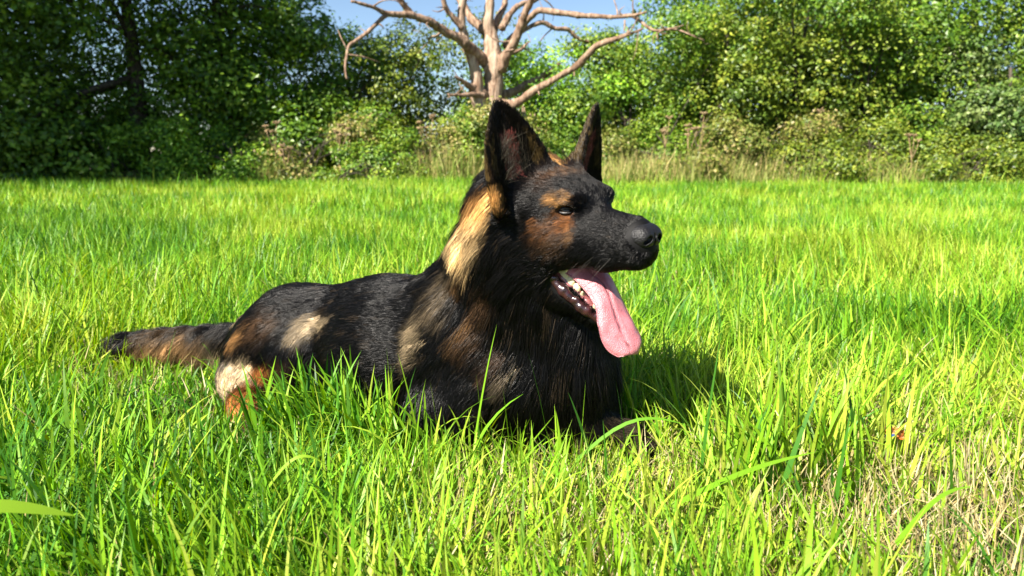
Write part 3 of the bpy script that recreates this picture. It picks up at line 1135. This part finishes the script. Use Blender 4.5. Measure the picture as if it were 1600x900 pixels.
# near meadow: undergrowth, main blades, long blades
near = []
xy = scatter(52000, .42, 2.3, .55)
near.append(meadow('u', xy, rng.uniform(.035, .10, len(xy)), rng.uniform(.0022, .0045, len(xy)), 3, ''))
xy = scatter(46000, .42, 2.3, .55)
tall = .75 + .6 * noise(xy, 1.7, 61)
tall *= 1 - .28 * np.clip((xy[:, 0] - .15) * 2, 0, 1) * np.clip((1.4 - xy[:, 1]) * 2, 0, 1)
near.append(meadow('m', xy, rng.uniform(.09, .175, len(xy)) * tall, rng.uniform(.0020, .0055, len(xy)) , 5, ''))
xy = scatter(6500, .42, 2.3, .55)
near.append(meadow('l', xy, rng.uniform(.14, .26, len(xy)) * (.8 + .3 * noise(xy, 2, 62)), rng.uniform(.0032, .0078, len(xy)), 7, ''))
# tufts: a few dense bunches of long bright blades
for tx, ty, n, h, sp in [(.42, 1.04, 130, .23, .075), (.50, 1.10, 110, .21, .08), (.36, .98, 60, .17, .06), (-.20, 1.11, 170, .17, .06), (-.28, 1.16, 190, .19, .06), (-.36, 1.20, 150, .17, .06), (-.98, 1.25, 130, .20, .10),
                        (-.62, .92, 120, .20, .12), (-1.25, 1.75, 160, .22, .12), (.62, 1.7, 150, .2, .15), (1.15, 1.9, 150, .2, .16), (-.45, .78, 90, .18, .09), (-1.35, 2.2, 160, .24, .2)]:
    xy = np.array([tx, ty]) + rng.normal(0, sp, (n, 2)) * np.array([1, .6])
    near.append(meadow('t', xy, h / pressed(xy[:, 0], xy[:, 1]) * rng.uniform(.65, 1.1, n), rng.uniform(.005, .0085, n), 7, ''))
# single long blades that stand in front of the dog: foot (photo column, depth), tip, width
hero = []
for (fx, Y, tx, ty, dY, w) in [(733, 1.06, 776, 515, .02, .0050), (868, 1.05, 824, 552, .01, .0056), (905, 1.03, 915, 600, .0, .0042), (663, 1.08, 622, 558, .03, .0040), (758, 1.10, 744, 590, 0, .003),
                           (940, 1.00, 888, 618, .02, .0085), (952, .98, 942, 660, 0, .0090), (985, 1.05, 962, 600, .02, .0050), (1010, 1.08, 985, 612, 0, .0045), (690, 1.1, 672, 600, 0, .003),
                           (800, 1.06, 786, 612, 0, .0032), (1092, .95, 1128, 520, .05, .0055), (1215, .93, 1290, 590, .03, .0075), (1180, .95, 1232, 560, .03, .0075), (1165, .93, 1215, 600, 0, .007),
                           (560, 1.12, 528, 560, 0, .004), (350, 1.1, 352, 570, 0, .0035), (395, 1.12, 388, 600, 0, .003), (240, 1.2, 275, 520, 0, .005), (170, .9, 215, 610, 0, .008), (60, .85, 110, 590, .03, .008),
                           (280, .85, 305, 640, 0, .0085), (375, .8, 330, 700, 0, .008), (330, .72, 250, 690, .05, .009), (600, .78, 560, 730, 0, .0075), (1500, .95, 1480, 640, 0, .0065), (1310, .9, 1330, 640, .02, .0065)]:
    foot = pix(fx, 700, Y)
    foot[2] = 0
    tip = pix(tx, ty, Y + dY)
    d = tip - foot
    hz = math.hypot(d[0], d[1])
    L = np.linalg.norm(d) * 1.04
    th = math.atan2(hz, d[2])
    c = GRASS_COLS[rng.integers(1, 4)] * rng.uniform(.9, 1.15)
    v, l, s, cc, _ = blades(foot[None], np.array([L]), np.array([w]), np.array([math.atan2(d[1], d[0])]), np.array([th * .72]), np.array([th * .62]), c[None], 9, np.array([rng.normal(0, .3)]))
    hero.append((v, l, s, cc))
# the broad blade lying across the lower left corner and a few arching ones
for a_, b_, sag, w in [(pix(-60, 790, .62), pix(118, 806, .66), .004, .0125), (pix(900, 720, 1.0), pix(1075, 665, 1.0), .035, .0055), (pix(1050, 790, .86), pix(1280, 705, .92), .01, .007),
                    (pix(640, 850, .74), pix(770, 905, .72), .004, .007), (pix(1400, 850, .76), pix(1520, 760, .8), .02, .006), (pix(420, 760, .84), pix(520, 735, .86), .03, .0045)]:
    pts = np.linspace(0, 1, 10)[:, None] * (b_ - a_) + a_
    pts[:, 2] += sag * np.sin(np.linspace(0, math.pi, 10))
    sd = unit(np.cross(b_ - a_, np.array([.25, -.75, .5])))
    prof = np.clip(1.02 - np.linspace(0, 1, 10) ** 3, .02, 1)[:, None] * w * .5
    v = np.vstack([pts - sd * prof, pts + sd * prof])
    q = np.array([[k, k + 10, k + 11, k + 1] for k in range(9)])
    c = np.tile(GRASS_COLS[rng.integers(0, 3)] * 1.05, (20, 1))
    hero.append((v, q.ravel(), np.full(9, 4), c))
V, L, S, C = join_parts(near + hero)
tag(link('meadow_grass', np_mesh('meadow_grass', V, L, S, C), M_GRASS), 'long sunlit green grass around and in front of the dog', 'grass', None, 'stuff')

# the dry, trampled litter of the lower right
n = 6500
xy = np.c_[rng.normal(.60, .42, n), rng.normal(.88, .24, n)]
xy2 = np.c_[rng.normal(.02, .14, 1400), rng.normal(.82, .12, 1400)]
xy3 = scatter(6000, .42, 2.0, .5)
xy = np.vstack([xy, xy2, xy3])
n = len(xy)
root = np.c_[xy, ground_z(xy[:, 0], xy[:, 1]) + rng.uniform(0, .028, n)]
col = STRAW[rng.integers(0, 3, n)] * rng.uniform(.45, 1.05, (n, 1))
V, L, S, C, Cc = blades(root, rng.uniform(.02, .075, n), rng.uniform(.0012, .0028, n), rng.uniform(0, 6.28, n), rng.uniform(.1, 1.4, n), rng.normal(0, .35, n), col, 3, None, False)
bad = np.zeros(n, bool)
for k in range(4):
    bad |= in_dog(Cc[:, k])
keep = ~bad
V = V.reshape(n, 7, 3)[keep].reshape(-1, 3)
C = C.reshape(n, 7, 3)[keep].reshape(-1, 3)
m = keep.sum()
tag(link('dry_grass_litter', np_mesh('dry_grass_litter', V, L[:len(L) // n * m], S[:len(S) // n * m], C), M_DRY), 'straw coloured dry cut grass lying between the green blades', 'grass', None, 'stuff')

# middle and far meadow
xy = scatter(78000, 2.25, 5.2, .7)
mid_ = meadow('mid', xy, rng.uniform(.10, .20, len(xy)) * (.75 + .5 * noise(xy, 1.1, 64)), rng.uniform(.0036, .0068, len(xy)), 3, '', False)
xy = scatter(115000, 5.0, 12.0, 1.0)
far_ = meadow('far', xy, rng.uniform(.12, .21, len(xy)) * (.75 + .5 * noise(xy, .8, 65)), rng.uniform(.007, .012, len(xy)), 2, '', False)
xy = np.c_[rng.uniform(-9, 9, 16000), 11.7 - np.abs(rng.normal(0, .8, 16000))]
edge_ = meadow('edge', xy, rng.uniform(.12, .30, len(xy)) * (.5 + 1.1 * noise(xy, 1.4, 66)), rng.uniform(.007, .012, len(xy)), 2, '', False)
V, L, S, C = join_parts([mid_, far_, edge_])
tag(link('far_meadow_grass', np_mesh('far_meadow_grass', V, L, S, C), M_GRASS), 'bright green grass of the open field behind the dog', 'grass', None, 'stuff')

# the scrap of litter in the dry grass
lx = pix(1384, 690, 1.12)
bm = bmesh.new()
bmesh.ops.create_grid(bm, x_segments=14, y_segments=10, size=.5)
co = np.array([v.co[:] for v in bm.verts])
P = np.c_[co[:, 0] * .028, co[:, 1] * .020, (noise(co, 5, 71) - .5) * .022 + (noise(co, 11, 72) - .5) * .010]
P[:, 0] += (noise(co, 4, 73) - .5) * .012
me = bpy.data.meshes.new('litter_scrap')
bm.to_mesh(me)
bm.free()
P = P @ np.array([[1, 0, 0], [0, .75, .66], [0, -.66, .75]]) + np.array([lx[0], lx[1] - .02, .066])
me.vertices.foreach_set('co', P.astype(np.float32).ravel())
cc = np.where((noise(co, 4, 74) > .5)[:, None], [.50, .14, .03], [.55, .24, .06])
cc[(co[:, 0] < -.1) & (co[:, 1] < -.15)] = [.04, .10, .30]
cc[(noise(co, 9, 75) > .72)] = [.30, .20, .12]
a4 = np.ones((len(cc), 4), np.float32)
a4[:, :3] = cc
me.attributes.new('tint', 'FLOAT_COLOR', 'POINT').data.foreach_set('color', a4.ravel())
me.update()
scrap = link('litter_scrap', me, attr_material('wrapper_film', .35, .5))
so = scrap.modifiers.new('film', 'SOLIDIFY')
so.thickness = .0006
tag(scrap, 'small crumpled orange and blue scrap of litter in the dry grass', 'litter')
# ------------------------------------------------------------------ trees, hedge, weeds
def leaf_cloud(centres, outward, per, spread, size, cols, seed, flat_=.55):
    """leaf-sized folded diamonds scattered round clump centres"""
    g = np.random.default_rng(seed)
    m = len(centres)
    n = m * per
    ci = np.repeat(np.arange(m), per)
    off = g.normal(0, 1, (n, 3)) * spread * np.array([1, 1, .62]) * g.uniform(.6, 1.25, (m, 1))[ci]
    pos = centres[ci] + off
    nor = unit(outward[ci] * .8 + unit(off) * .5 + np.array([0, 0, flat_]) + g.normal(0, .55, (n, 3)))
    d = unit(np.cross(nor, g.normal(0, 1, (n, 3))))
    s = np.cross(nor, d)
    L = (size * 1.12 * g.uniform(.65, 1.35, n))[:, None]
    V = np.empty((n, 4, 3))
    V[:, 0] = pos - d * L * .5
    V[:, 1] = pos - s * L * .33 + nor * L * .10
    V[:, 2] = pos + d * L * .5
    V[:, 3] = pos + s * L * .33 + nor * L * .10
    b = (np.arange(n) * 4)[:, None]
    loops = np.concatenate([b + np.array([0, 2, 1]), b + np.array([0, 3, 2])], 1).ravel()
    k = np.clip(g.normal(.5, .22, n) + (g.normal(0, .30, m))[ci], 0, .999) * (len(cols) - 1)
    i = k.astype(int)
    f = (k - i)[:, None]
    c = (cols[i] * (1 - f) + cols[np.minimum(i + 1, len(cols) - 1)] * f) * g.lognormal(0, .18, (n, 1))
    return V.reshape(-1, 3), loops, np.full(2 * n, 3), np.repeat(c, 4, 0)


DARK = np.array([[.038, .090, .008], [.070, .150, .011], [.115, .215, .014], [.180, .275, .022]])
OLIVE = np.array([[.055, .100, .012], [.105, .165, .016], [.165, .225, .020], [.235, .265, .030]])
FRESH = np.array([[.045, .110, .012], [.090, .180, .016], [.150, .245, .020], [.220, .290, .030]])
GREYG = np.array([[.050, .095, .022], [.085, .150, .032], [.130, .195, .045], [.180, .235, .070]])
BRAMB = np.array([[.070, .115, .018], [.140, .185, .025], [.220, .230, .045], [.300, .245, .090]])


def woody(name, x, y, width, height, depth, cols, seed, clumps, per, size, spread, label, group, cat, base=.15, lobes=7, trunk_r=.07, stems=1, low=0.0):
    """a tree or bush: stems with limbs, and a crown of leaf clumps on uneven lobes"""
    g = np.random.default_rng(seed)
    clumps, spread = int(clumps * 1.15), spread * .80
    root = empty(name, (x, y, 0))
    c0 = np.array([x, y, 0.])
    lc = np.c_[g.uniform(-.5, .5, lobes) * width, g.uniform(-.45, .45, lobes) * depth, base * height + np.linspace(low, 1, lobes) ** 1.05 * height * (1 - base) * .86]
    lr = g.uniform(.24, .38, lobes) * min(width, height)
    pick = g.integers(0, lobes, clumps)
    u = unit(g.normal(0, 1, (clumps, 3)) + np.array([0, -.5, .2]))
    r = g.random(clumps) ** .35
    cen = lc[pick] + u * (lr[pick] * r)[:, None] * np.array([1.15, 1.0, .85])
    cen[:, 2] = np.clip(cen[:, 2], .06, height)
    cen += c0
    V, L, S, C = leaf_cloud(cen, u, per, spread, size, cols, seed + 1)
    link('crown', np_mesh('crown', V, L, S, C, False), M_LEAF, root)
    tubes = []
    for k in range(stems):
        bx, by = (g.normal(0, .12, 2) * width) if stems > 1 else g.normal(0, .03, 2)
        h = height * g.uniform(.55, .8)
        pts = spline([c0 + [bx, by, -.1], c0 + [bx + g.normal(0, .08), by + g.normal(0, .08), h * .4], c0 + [bx + g.normal(0, .2), by + g.normal(0, .15), h]], 9)
        rr = np.linspace(trunk_r, trunk_r * .3, 9)
        tubes.append((pts, rr, 8, .35))
        for q in range(6):
            i = g.integers(2, 8)
            tgt = cen[g.integers(0, clumps)]
            mid = (pts[i] + tgt) / 2 + [0, 0, .12]
            tubes.append((spline([pts[i], mid, tgt], 7), np.linspace(rr[i] * .55, .006, 7), 6, .3))
    link('trunk', tube_mesh('trunk', tubes), M_BARK, root)
    return tag(root, label, cat, group)


G1 = 'shaded trees at the left end of the hedge'
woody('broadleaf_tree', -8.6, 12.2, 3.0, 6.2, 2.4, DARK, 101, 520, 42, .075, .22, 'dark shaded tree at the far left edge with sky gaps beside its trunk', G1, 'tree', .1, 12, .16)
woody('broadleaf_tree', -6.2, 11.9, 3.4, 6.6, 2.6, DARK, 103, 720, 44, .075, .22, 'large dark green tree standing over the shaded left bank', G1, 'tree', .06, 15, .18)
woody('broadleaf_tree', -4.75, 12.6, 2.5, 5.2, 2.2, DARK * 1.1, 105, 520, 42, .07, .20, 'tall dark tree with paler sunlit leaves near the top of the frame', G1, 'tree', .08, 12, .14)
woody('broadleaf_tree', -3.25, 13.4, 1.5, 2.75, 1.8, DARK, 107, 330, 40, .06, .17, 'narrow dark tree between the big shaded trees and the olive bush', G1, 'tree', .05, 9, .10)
G2 = 'bushes of the hedge'
woody('hawthorn_bush', -1.95, 13.4, 2.5, 2.85, 1.8, OLIVE * .85, 109, 400, 42, .055, .16, 'rounded olive green bush just left of the dead tree', G2, 'bush', .02, 10, .06, 3)
dark_bush = woody('hawthorn_bush', -.75, 14.2, 1.9, 2.5, 1.5, DARK * 1.6, 111, 260, 42, .055, .15, 'low dark bush directly behind the dead tree trunk', G2, 'bush', .0, 8, .05, 3)
woody('hawthorn_bush', .75, 13.8, 2.1, 2.5, 1.6, DARK * 1.9, 113, 300, 42, .055, .15, 'dark thin-leaved bush right of the dead tree, behind its low branch', G2, 'bush', .0, 8, .05, 3)
green_bush = woody('hawthorn_bush', 2.05, 13.2, 2.0, 2.85, 1.7, FRESH, 115, 380, 42, .055, .16, 'leafy green bush behind the far ear of the dog', G2, 'bush', .0, 9, .06, 3)
woody('hawthorn_bush', 3.5, 13.0, 2.4, 3.7, 1.9, FRESH * 1.05, 117, 520, 42, .058, .17, 'tall yellow-green bush where the hedge rises out of the frame', G2, 'bush', .0, 11, .07, 3)
woody('hawthorn_bush', 5.0, 12.9, 2.5, 3.7, 1.9, OLIVE * 1.05, 119, 520, 42, .058, .17, 'tall olive bush in the middle of the right hedge', G2, 'bush', .0, 11, .07, 3)
woody('hawthorn_bush', 6.5, 12.6, 2.3, 3.3, 1.8, FRESH, 121, 460, 42, .058, .17, 'bright leafy bush left of the grey-green bush at the right edge', G2, 'bush', .0, 10, .07, 3)
woody('sallow_bush', 8.2, 11.9, 2.1, 2.7, 1.7, GREYG, 123, 400, 44, .062, .16, 'grey-green broad-leaved bush at the right edge of the hedge', G2, 'bush', .0, 9, .07, 3)
woody('broadleaf_tree', 8.6, 14.0, 3.2, 5.6, 2.4, DARK * .9, 125, 480, 42, .075, .20, 'dark tree rising behind the hedge in the upper right corner', 'trees behind the hedge', 'tree', .25, 11, .14)
woody('broadleaf_tree', 4.6, 15.6, 3.0, 5.0, 2.4, DARK * 1.4, 127, 480, 42, .075, .20, 'dark tree rising behind the tall yellow-green bush', 'trees behind the hedge', 'tree', .2, 11, .14)
woody('broadleaf_tree', 6.6, 15.9, 3.6, 5.0, 2.4, DARK * 1.6, 128, 480, 42, .075, .20, 'dark tree behind the middle of the right hedge', 'trees behind the hedge', 'tree', .2, 11, .14)
# unseen trees added left of the frame, high-crowned to shade the left bank
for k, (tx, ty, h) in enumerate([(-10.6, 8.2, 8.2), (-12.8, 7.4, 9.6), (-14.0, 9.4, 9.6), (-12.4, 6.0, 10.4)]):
    woody('unseen_shade_tree', tx, ty, 4.4, h, 3.6, DARK, 131 + k, 160, 36, .13, .32, ['unseen tree added to shade the left bank, standing next to it', 'unseen tree added to shade the left bank, middle of the row', 'unseen tree added to shade the left bank, far corner of the row', 'unseen tree added to shade the left bank, nearest the camera'][k], 'unseen shade trees added left of the frame', 'tree', .56, 14, .20)


def second_row(src, spots, labels):
    for (sx, sy, sc), label in zip(spots, labels):
        r = src.copy()
        scene.collection.objects.link(r)
        r.location = (sx, sy, 0)
        r.scale = (sc, sc, sc)
        tag(r, label, 'bush', 'second row of the hedge')
        for ch in src.children:
            c = ch.copy()
            scene.collection.objects.link(c)
            c.parent = r
            c.matrix_parent_inverse = ch.matrix_parent_inverse.copy()


second_row(dark_bush, [(-9.4, 13.8, 1.1), (-7.4, 13.2, 1.2), (-5.4, 13.4, 1.3), (-4.2, 13.9, 1.15), (-2.9, 14.6, 1.0), (.1, 15.2, .95), (1.4, 15.0, .95)], ['dark bush behind the tree at the far left edge', 'dark bush in the gap between the two left-hand shaded trees', 'dark bush behind the large dark tree on the left', 'dark bush behind the tall tree with sunlit top leaves', 'dark bush behind the narrow dark tree', 'low dark bush behind the dead tree, under its low right branch', 'low dark bush behind the thin-leaved bush beside the far ear'])
second_row(green_bush, [(2.8, 14.4, 1.0), (4.4, 14.2, 1.05), (5.9, 14.0, 1.0), (7.4, 13.6, 1.05), (9.4, 12.9, 1.1)], ['green bush behind the leafy bush by the far ear', 'green bush behind the tall yellow-green bush', 'green bush behind the tall olive bush', 'green bush behind the bright leafy bush on the right', 'green bush behind the grey-green bush at the right edge'])

# brambles and low growth in front of the hedge
G3 = 'bramble and weed banks in front of the hedge'
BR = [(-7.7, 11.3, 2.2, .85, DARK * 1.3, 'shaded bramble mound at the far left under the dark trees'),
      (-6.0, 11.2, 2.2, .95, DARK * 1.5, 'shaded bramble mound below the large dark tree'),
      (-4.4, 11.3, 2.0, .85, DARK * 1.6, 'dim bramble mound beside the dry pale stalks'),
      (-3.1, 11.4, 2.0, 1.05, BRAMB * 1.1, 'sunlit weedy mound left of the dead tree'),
      (-1.6, 11.5, 2.0, 1.25, FRESH * 1.1, 'fresh green nettle bank just left of the dog'),
      (-.3, 11.7, 1.7, 1.2, BRAMB * 1.1, 'weed bank around the foot of the dead tree'),
      (1.0, 12.0, 1.7, .9, FRESH, 'green weed bank seen between the two ears of the dog'),
      (2.4, 11.7, 1.9, 1.05, BRAMB, 'brownish weed bank right of the dog ear'),
      (3.9, 11.5, 2.0, 1.05, BRAMB * .95, 'bramble bank behind the tall dry grass'),
      (5.5, 11.3, 2.1, 1.0, OLIVE, 'olive bramble bank in the right half of the field edge'),
      (7.1, 11.2, 2.1, .95, OLIVE * .95, 'wide olive bramble bank near the right edge'),
      (8.6, 11.1, 1.9, .95, OLIVE * .9, 'bramble bank at the right edge of the frame')]
for k, (bx, by, w, h, cols, lab) in enumerate(BR):
    woody('bramble_bush', bx, by, w, h, 1.0, cols, 151 + 2 * k, 240, 40, .045, .13, lab, G3, 'bush', .0, 9, .02, 4)

for k, (bx, by, w, h, cols, lab) in enumerate([(-2.3, 10.9, 1.3, .6, FRESH, 'small green weed clump at the field edge below the sunlit mound'), (2.9, 10.9, 1.1, .5, BRAMB, 'small brown-green weed clump in the straw grass right of the dog'), (4.7, 10.8, 1.4, .6, OLIVE, 'low olive clump spilling into the straw grass'), (6.4, 10.6, 1.5, .6, OLIVE, 'low olive clump at the field edge near the right')]):
    woody('bramble_bush', bx, by, w, h, .7, cols, 191 + 2 * k, 110, 40, .045, .11, lab, G3, 'bush', .0, 7, .015, 3)

# tall dry grass and weeds at the hedge foot
def verge(n, x0, x1, y0, y1, hh, cols, w):
    xy = np.c_[rng.uniform(x0, x1, n), rng.uniform(y0, y1, n)]
    c = cols[rng.integers(0, len(cols), n)] * rng.uniform(.7, 1.2, (n, 1))
    return blades(np.c_[xy, np.zeros(n)], rng.uniform(.3, 1.0, n) * hh * (.25 + 1.25 * noise(xy, 1.1, 81)), rng.uniform(.5, 1, n) * w, rng.uniform(0, 6.28, n), np.abs(rng.normal(.05, .28, n)), np.abs(rng.normal(.4, .5, n)), c, 3, None, False)[:4]


YEL = np.array([[.42, .34, .13], [.50, .41, .18], [.34, .30, .10], [.30, .34, .09]])
GRN = np.array([[.16, .24, .04], [.22, .27, .06], [.30, .30, .10]])
V, L, S, C = join_parts([verge(3800, 1.1, 6.5, 10.5, 11.7, .62, np.vstack([YEL, YEL, GRN]), .012), verge(3000, 1.0, 9.5, 10.3, 11.4, .5, GRN, .012), verge(4200, -3.9, 1.2, 10.7, 11.6, .72, np.vstack([YEL, GRN, GRN]), .013), verge(2500, -9, -3.4, 10.6, 11.1, .42, np.vstack([GRN, YEL * .8]), .013), verge(2500, 6, 10, 10.5, 11.0, .42, np.vstack([GRN, YEL]), .013)])
tag(link('verge_grass', np_mesh('verge_grass', V, L, S, C), M_DRY), 'tall straw-yellow grass along the foot of the hedge', 'grass', None, 'stuff')

# dried umbel weeds
M_UMBEL = noise_material('dry_umbel', (.16, .10, .05), (.34, .25, .14), 30, .85)
UM = [(432, 196, 11.0, 'dried umbel weed in the shade of the dark trees'), (452, 236, 10.8, 'pale broken dry stalks at the edge of the shaded bank'), (531, 200, 11.1, 'dry umbel weed standing at the left end of the sunlit bank'),
      (676, 186, 11.3, 'thin dry umbel weed above the nettles left of the dead tree'), (1046, 188, 11.3, 'tall dry umbel weed right of the far ear'),
      (1075, 200, 11.2, 'brown umbel weed in a pair with the tall one by the far ear'), (1100, 182, 11.4, 'brown umbel weed with a high flat head against the green bush'), (1282, 178, 11.4, 'orange-brown umbel weed against the middle of the right hedge'),
      (1420, 215, 10.9, 'dry umbel weed on the olive bramble bank')]
for k, (px, py, Y, lab) in enumerate(UM):
    g = np.random.default_rng(300 + k)
    top = pix(px, py, Y)
    foot = np.array([top[0] + g.normal(0, .08), Y, 0])
    rt = empty('umbel_weed', foot)
    st = spline([foot, (foot + top) / 2 + g.normal(0, .03, 3), top], 8)
    link('stem', tube_mesh('stem', [(st, np.linspace(.008, .004, 8), 6, 0)]), M_STEM, rt)
    heads = [top] + [st[5] + np.array([g.normal(0, .16), g.normal(0, .1), g.uniform(.05, .22)]) for _ in range(3)]
    for h, hp_ in enumerate(heads):
        tubes = []
        if h:
            tubes.append((spline([st[4], (st[4] + hp_) / 2 + [0, 0, -.02], hp_], 5), np.full(5, .005), 5, 0))
        for a in np.arange(11) * 2.4:
            rr = .055 * g.uniform(.5, 1) * (1 if h == 0 else .75)
            tip = hp_ + np.array([math.cos(a) * rr, math.sin(a) * rr, .045 + g.normal(0, .01)])
            tubes.append((np.array([hp_, (hp_ + tip) / 2 + [0, 0, .012], tip]), np.array([.003, .003, .003]), 4, 0))
            tubes.append((np.array([tip - [.016, 0, 0], tip + [0, 0, .008], tip + [.016, 0, 0]]), np.array([.005, .009, .004]), 5, .5))
        link('umbel', tube_mesh('umbel', tubes), M_UMBEL, rt)
    tag(rt, lab, 'weed', 'dried umbel weeds along the hedge')

# ---- dead tree: coordinates of crop (500..1100, 0..300) x 2.667, with the depth of each limb
DT = 12.3


def cp(x, y, dy=0.0):
    return pix(500 + x / 2.667, y / 2.667, DT + dy)


def wpx(w):
    return w / 2.667 / FPX * DT * .5 * .9


tree = empty('dead_tree', (cp(725, 640)[0], DT, 0))


LIMB_LINES = []


def limb(name, pts, w, parent, seg=10, n=None, dy=(0, 0), rough=.35):
    dys = np.linspace(dy[0], dy[1], len(pts))
    P = spline([cp(x, y, d) for (x, y), d in zip(pts, dys)], n or 5 * len(pts))
    k = np.interp(np.linspace(0, 1, len(P)), np.linspace(0, 1, len(w)), w)
    P[1:-1] += (noise(P[1:-1], 3, len(pts))[:, None] - .5) * .05
    if name == 'branch':
        LIMB_LINES.append((P, wpx(k)))
    return link(name, tube_mesh(name, [(P, wpx(k), seg, rough)]), M_DEADWOOD if name == 'trunk' else M_BRANCH, parent)


foot_y = 660
tr_ = limb('trunk', [(728, foot_y), (722, 550), (722, 430), (722, 330), (718, 250), (712, 150), (706, 60), (712, -60), (716, -160)], [125, 100, 84, 80, 92, 60, 44, 36, 24], tree, 22, 60, (0, 0), .42)
st_ = limb('trunk', [(700, foot_y), (682, 540), (680, 470), (655, 400), (642, 300), (622, 230), (600, 150), (590, 60), (596, -20), (600, -120)], [80, 62, 58, 62, 46, 44, 40, 34, 28, 16], tree, 18, 60, (-.1, -.35), .42)
LIMBS = [([(690, 260), (640, 205), (600, 175), (520, 130), (460, 92), (380, 65), (280, 55), (220, 25), (130, 5)], [52, 50, 46, 40, 34, 28, 20, 15, 11], (-.05, -1.6)),
         ([(385, 66), (350, 22), (318, -20), (290, -60)], [28, 25, 22, 15], (-.9, -1.2)),
         ([(285, 56), (255, 80), (210, 125), (150, 170), (120, 195), (112, 260), (118, 330)], [18, 17, 16, 13, 13, 11, 6], (-1.2, -1.7)),
         ([(700, 150), (665, 105), (635, 75), (600, 30), (570, -15), (545, -70)], [46, 42, 36, 32, 28, 16], (0, .5)),
         ([(592, 115), (560, 80), (530, 40), (514, -10), (512, -70)], [28, 24, 22, 20, 12], (-.35, -.6)),
         ([(755, 290), (775, 240), (800, 190), (830, 120), (858, 45), (884, -10), (900, -80)], [52, 48, 42, 36, 30, 26, 16], (-.05, -.8)),
         ([(730, 130), (745, 75), (765, 30), (772, -30), (776, -90)], [36, 30, 26, 24, 14], (.1, .6)),
         ([(760, 120), (785, 70), (830, 22), (890, 4), (950, -30)], [34, 28, 25, 22, 10], (-.1, .6)),
         ([(815, 150), (860, 90), (890, 60), (920, 42), (1000, 50), (1100, 64), (1200, 70), (1290, 64), (1362, 48)], [26, 26, 24, 24, 24, 22, 18, 15, 9], (-.3, -1.4)),
         ([(1290, 64), (1345, 92), (1395, 122), (1450, 120), (1515, 104)], [14, 12, 12, 9, 4], (-1.2, -1.5)),
         ([(1440, 122), (1500, 128), (1545, 142), (1600, 168)], [7, 6, 5, 3], (-1.4, -1.6)),
         ([(770, 195), (800, 155), (850, 125), (900, 102), (935, 95), (985, 118), (1035, 124), (1075, 160), (1140, 178)], [28, 26, 22, 22, 22, 22, 20, 18, 8], (.2, 1.0)),
         ([(740, 425), (800, 432), (840, 415), (900, 375), (1000, 315), (1070, 275), (1110, 235), (1155, 190), (1250, 155), (1345, 118)], [44, 40, 38, 32, 28, 30, 26, 26, 20, 7], (-.1, -1.3)),
         ([(745, 400), (800, 385), (850, 358), (940, 310), (1000, 262)], [48, 42, 38, 30, 12], (.2, 1.2)),
         ([(795, 222), (825, 212), (848, 198), (866, 176)], [20, 17, 14, 7], (0, .2)),
         ([(690, 395), (650, 365), (620, 350), (592, 335), (562, 316)], [42, 36, 28, 18, 6], (-.1, -.6)),
         ([(680, 400), (640, 396), (590, 396), (534, 390)], [30, 22, 17, 9], (-.2, -.7)),
         ([(512, 128), (490, 146), (468, 150), (450, 162)], [14, 10, 7, 4], (-.5, -.7))]
for pts, w, dy in LIMBS:
    limb('branch', pts, w, tree, 10, 7 * len(pts), dy, .42)
for k, (x0, y0, x1, y1, w) in enumerate([(838, 540, 846, 440, 9), (858, 545, 852, 448, 10), (872, 540, 896, 474, 9), (884, 545, 874, 470, 8), (826, 540, 830, 455, 8)]):
    limb('stub', [(x0, y0 + 110), (x0, y0), ((x0 + x1) / 2 + 3, (y0 + y1) / 2), (x1, y1)], [w * 1.4, w * 1.2, w, w * .5], tree, 7, 12, (-.15, -.1))
for k, (x, y, dx, dy_) in enumerate([(1050, 282, 8, 40), (1270, 85, -5, 50), (770, 215, 40, -10), (1395, 125, 14, 40), (940, 350, -12, -24), (420, 78, -10, 26), (240, 100, 20, 16), (905, 374, 10, 22), (1180, 182, 8, -22)]):
    limb('twig', [(x, y), (x + dx * .5 + 3, y + dy_ * .5), (x + dx, y + dy_)], [9, 7, 3], tree, 6, 8, (-.5 if x > 900 else -.6, -.6))
g = np.random.default_rng(77)
for P, rr in LIMB_LINES:
    for q in range(3):
        i = int(g.integers(len(P) // 3, len(P)))
        d = unit(np.array([g.normal(0, 1), g.normal(0, .5), g.normal(.3, .8)]))
        ln = g.uniform(.12, .5)
        e = [P[i], P[i] + d * ln * .5 + g.normal(0, .03, 3), P[i] + d * ln + g.normal(0, .06, 3)]
        link('twig', tube_mesh('twig', [(spline(e, 7), np.linspace(min(.016, rr[i] * .6), .003, 7), 6, .4)]), M_BRANCH, tree)
tag(tree, 'bare dead tree with pale barkless trunk and spreading broken branches', 'tree')
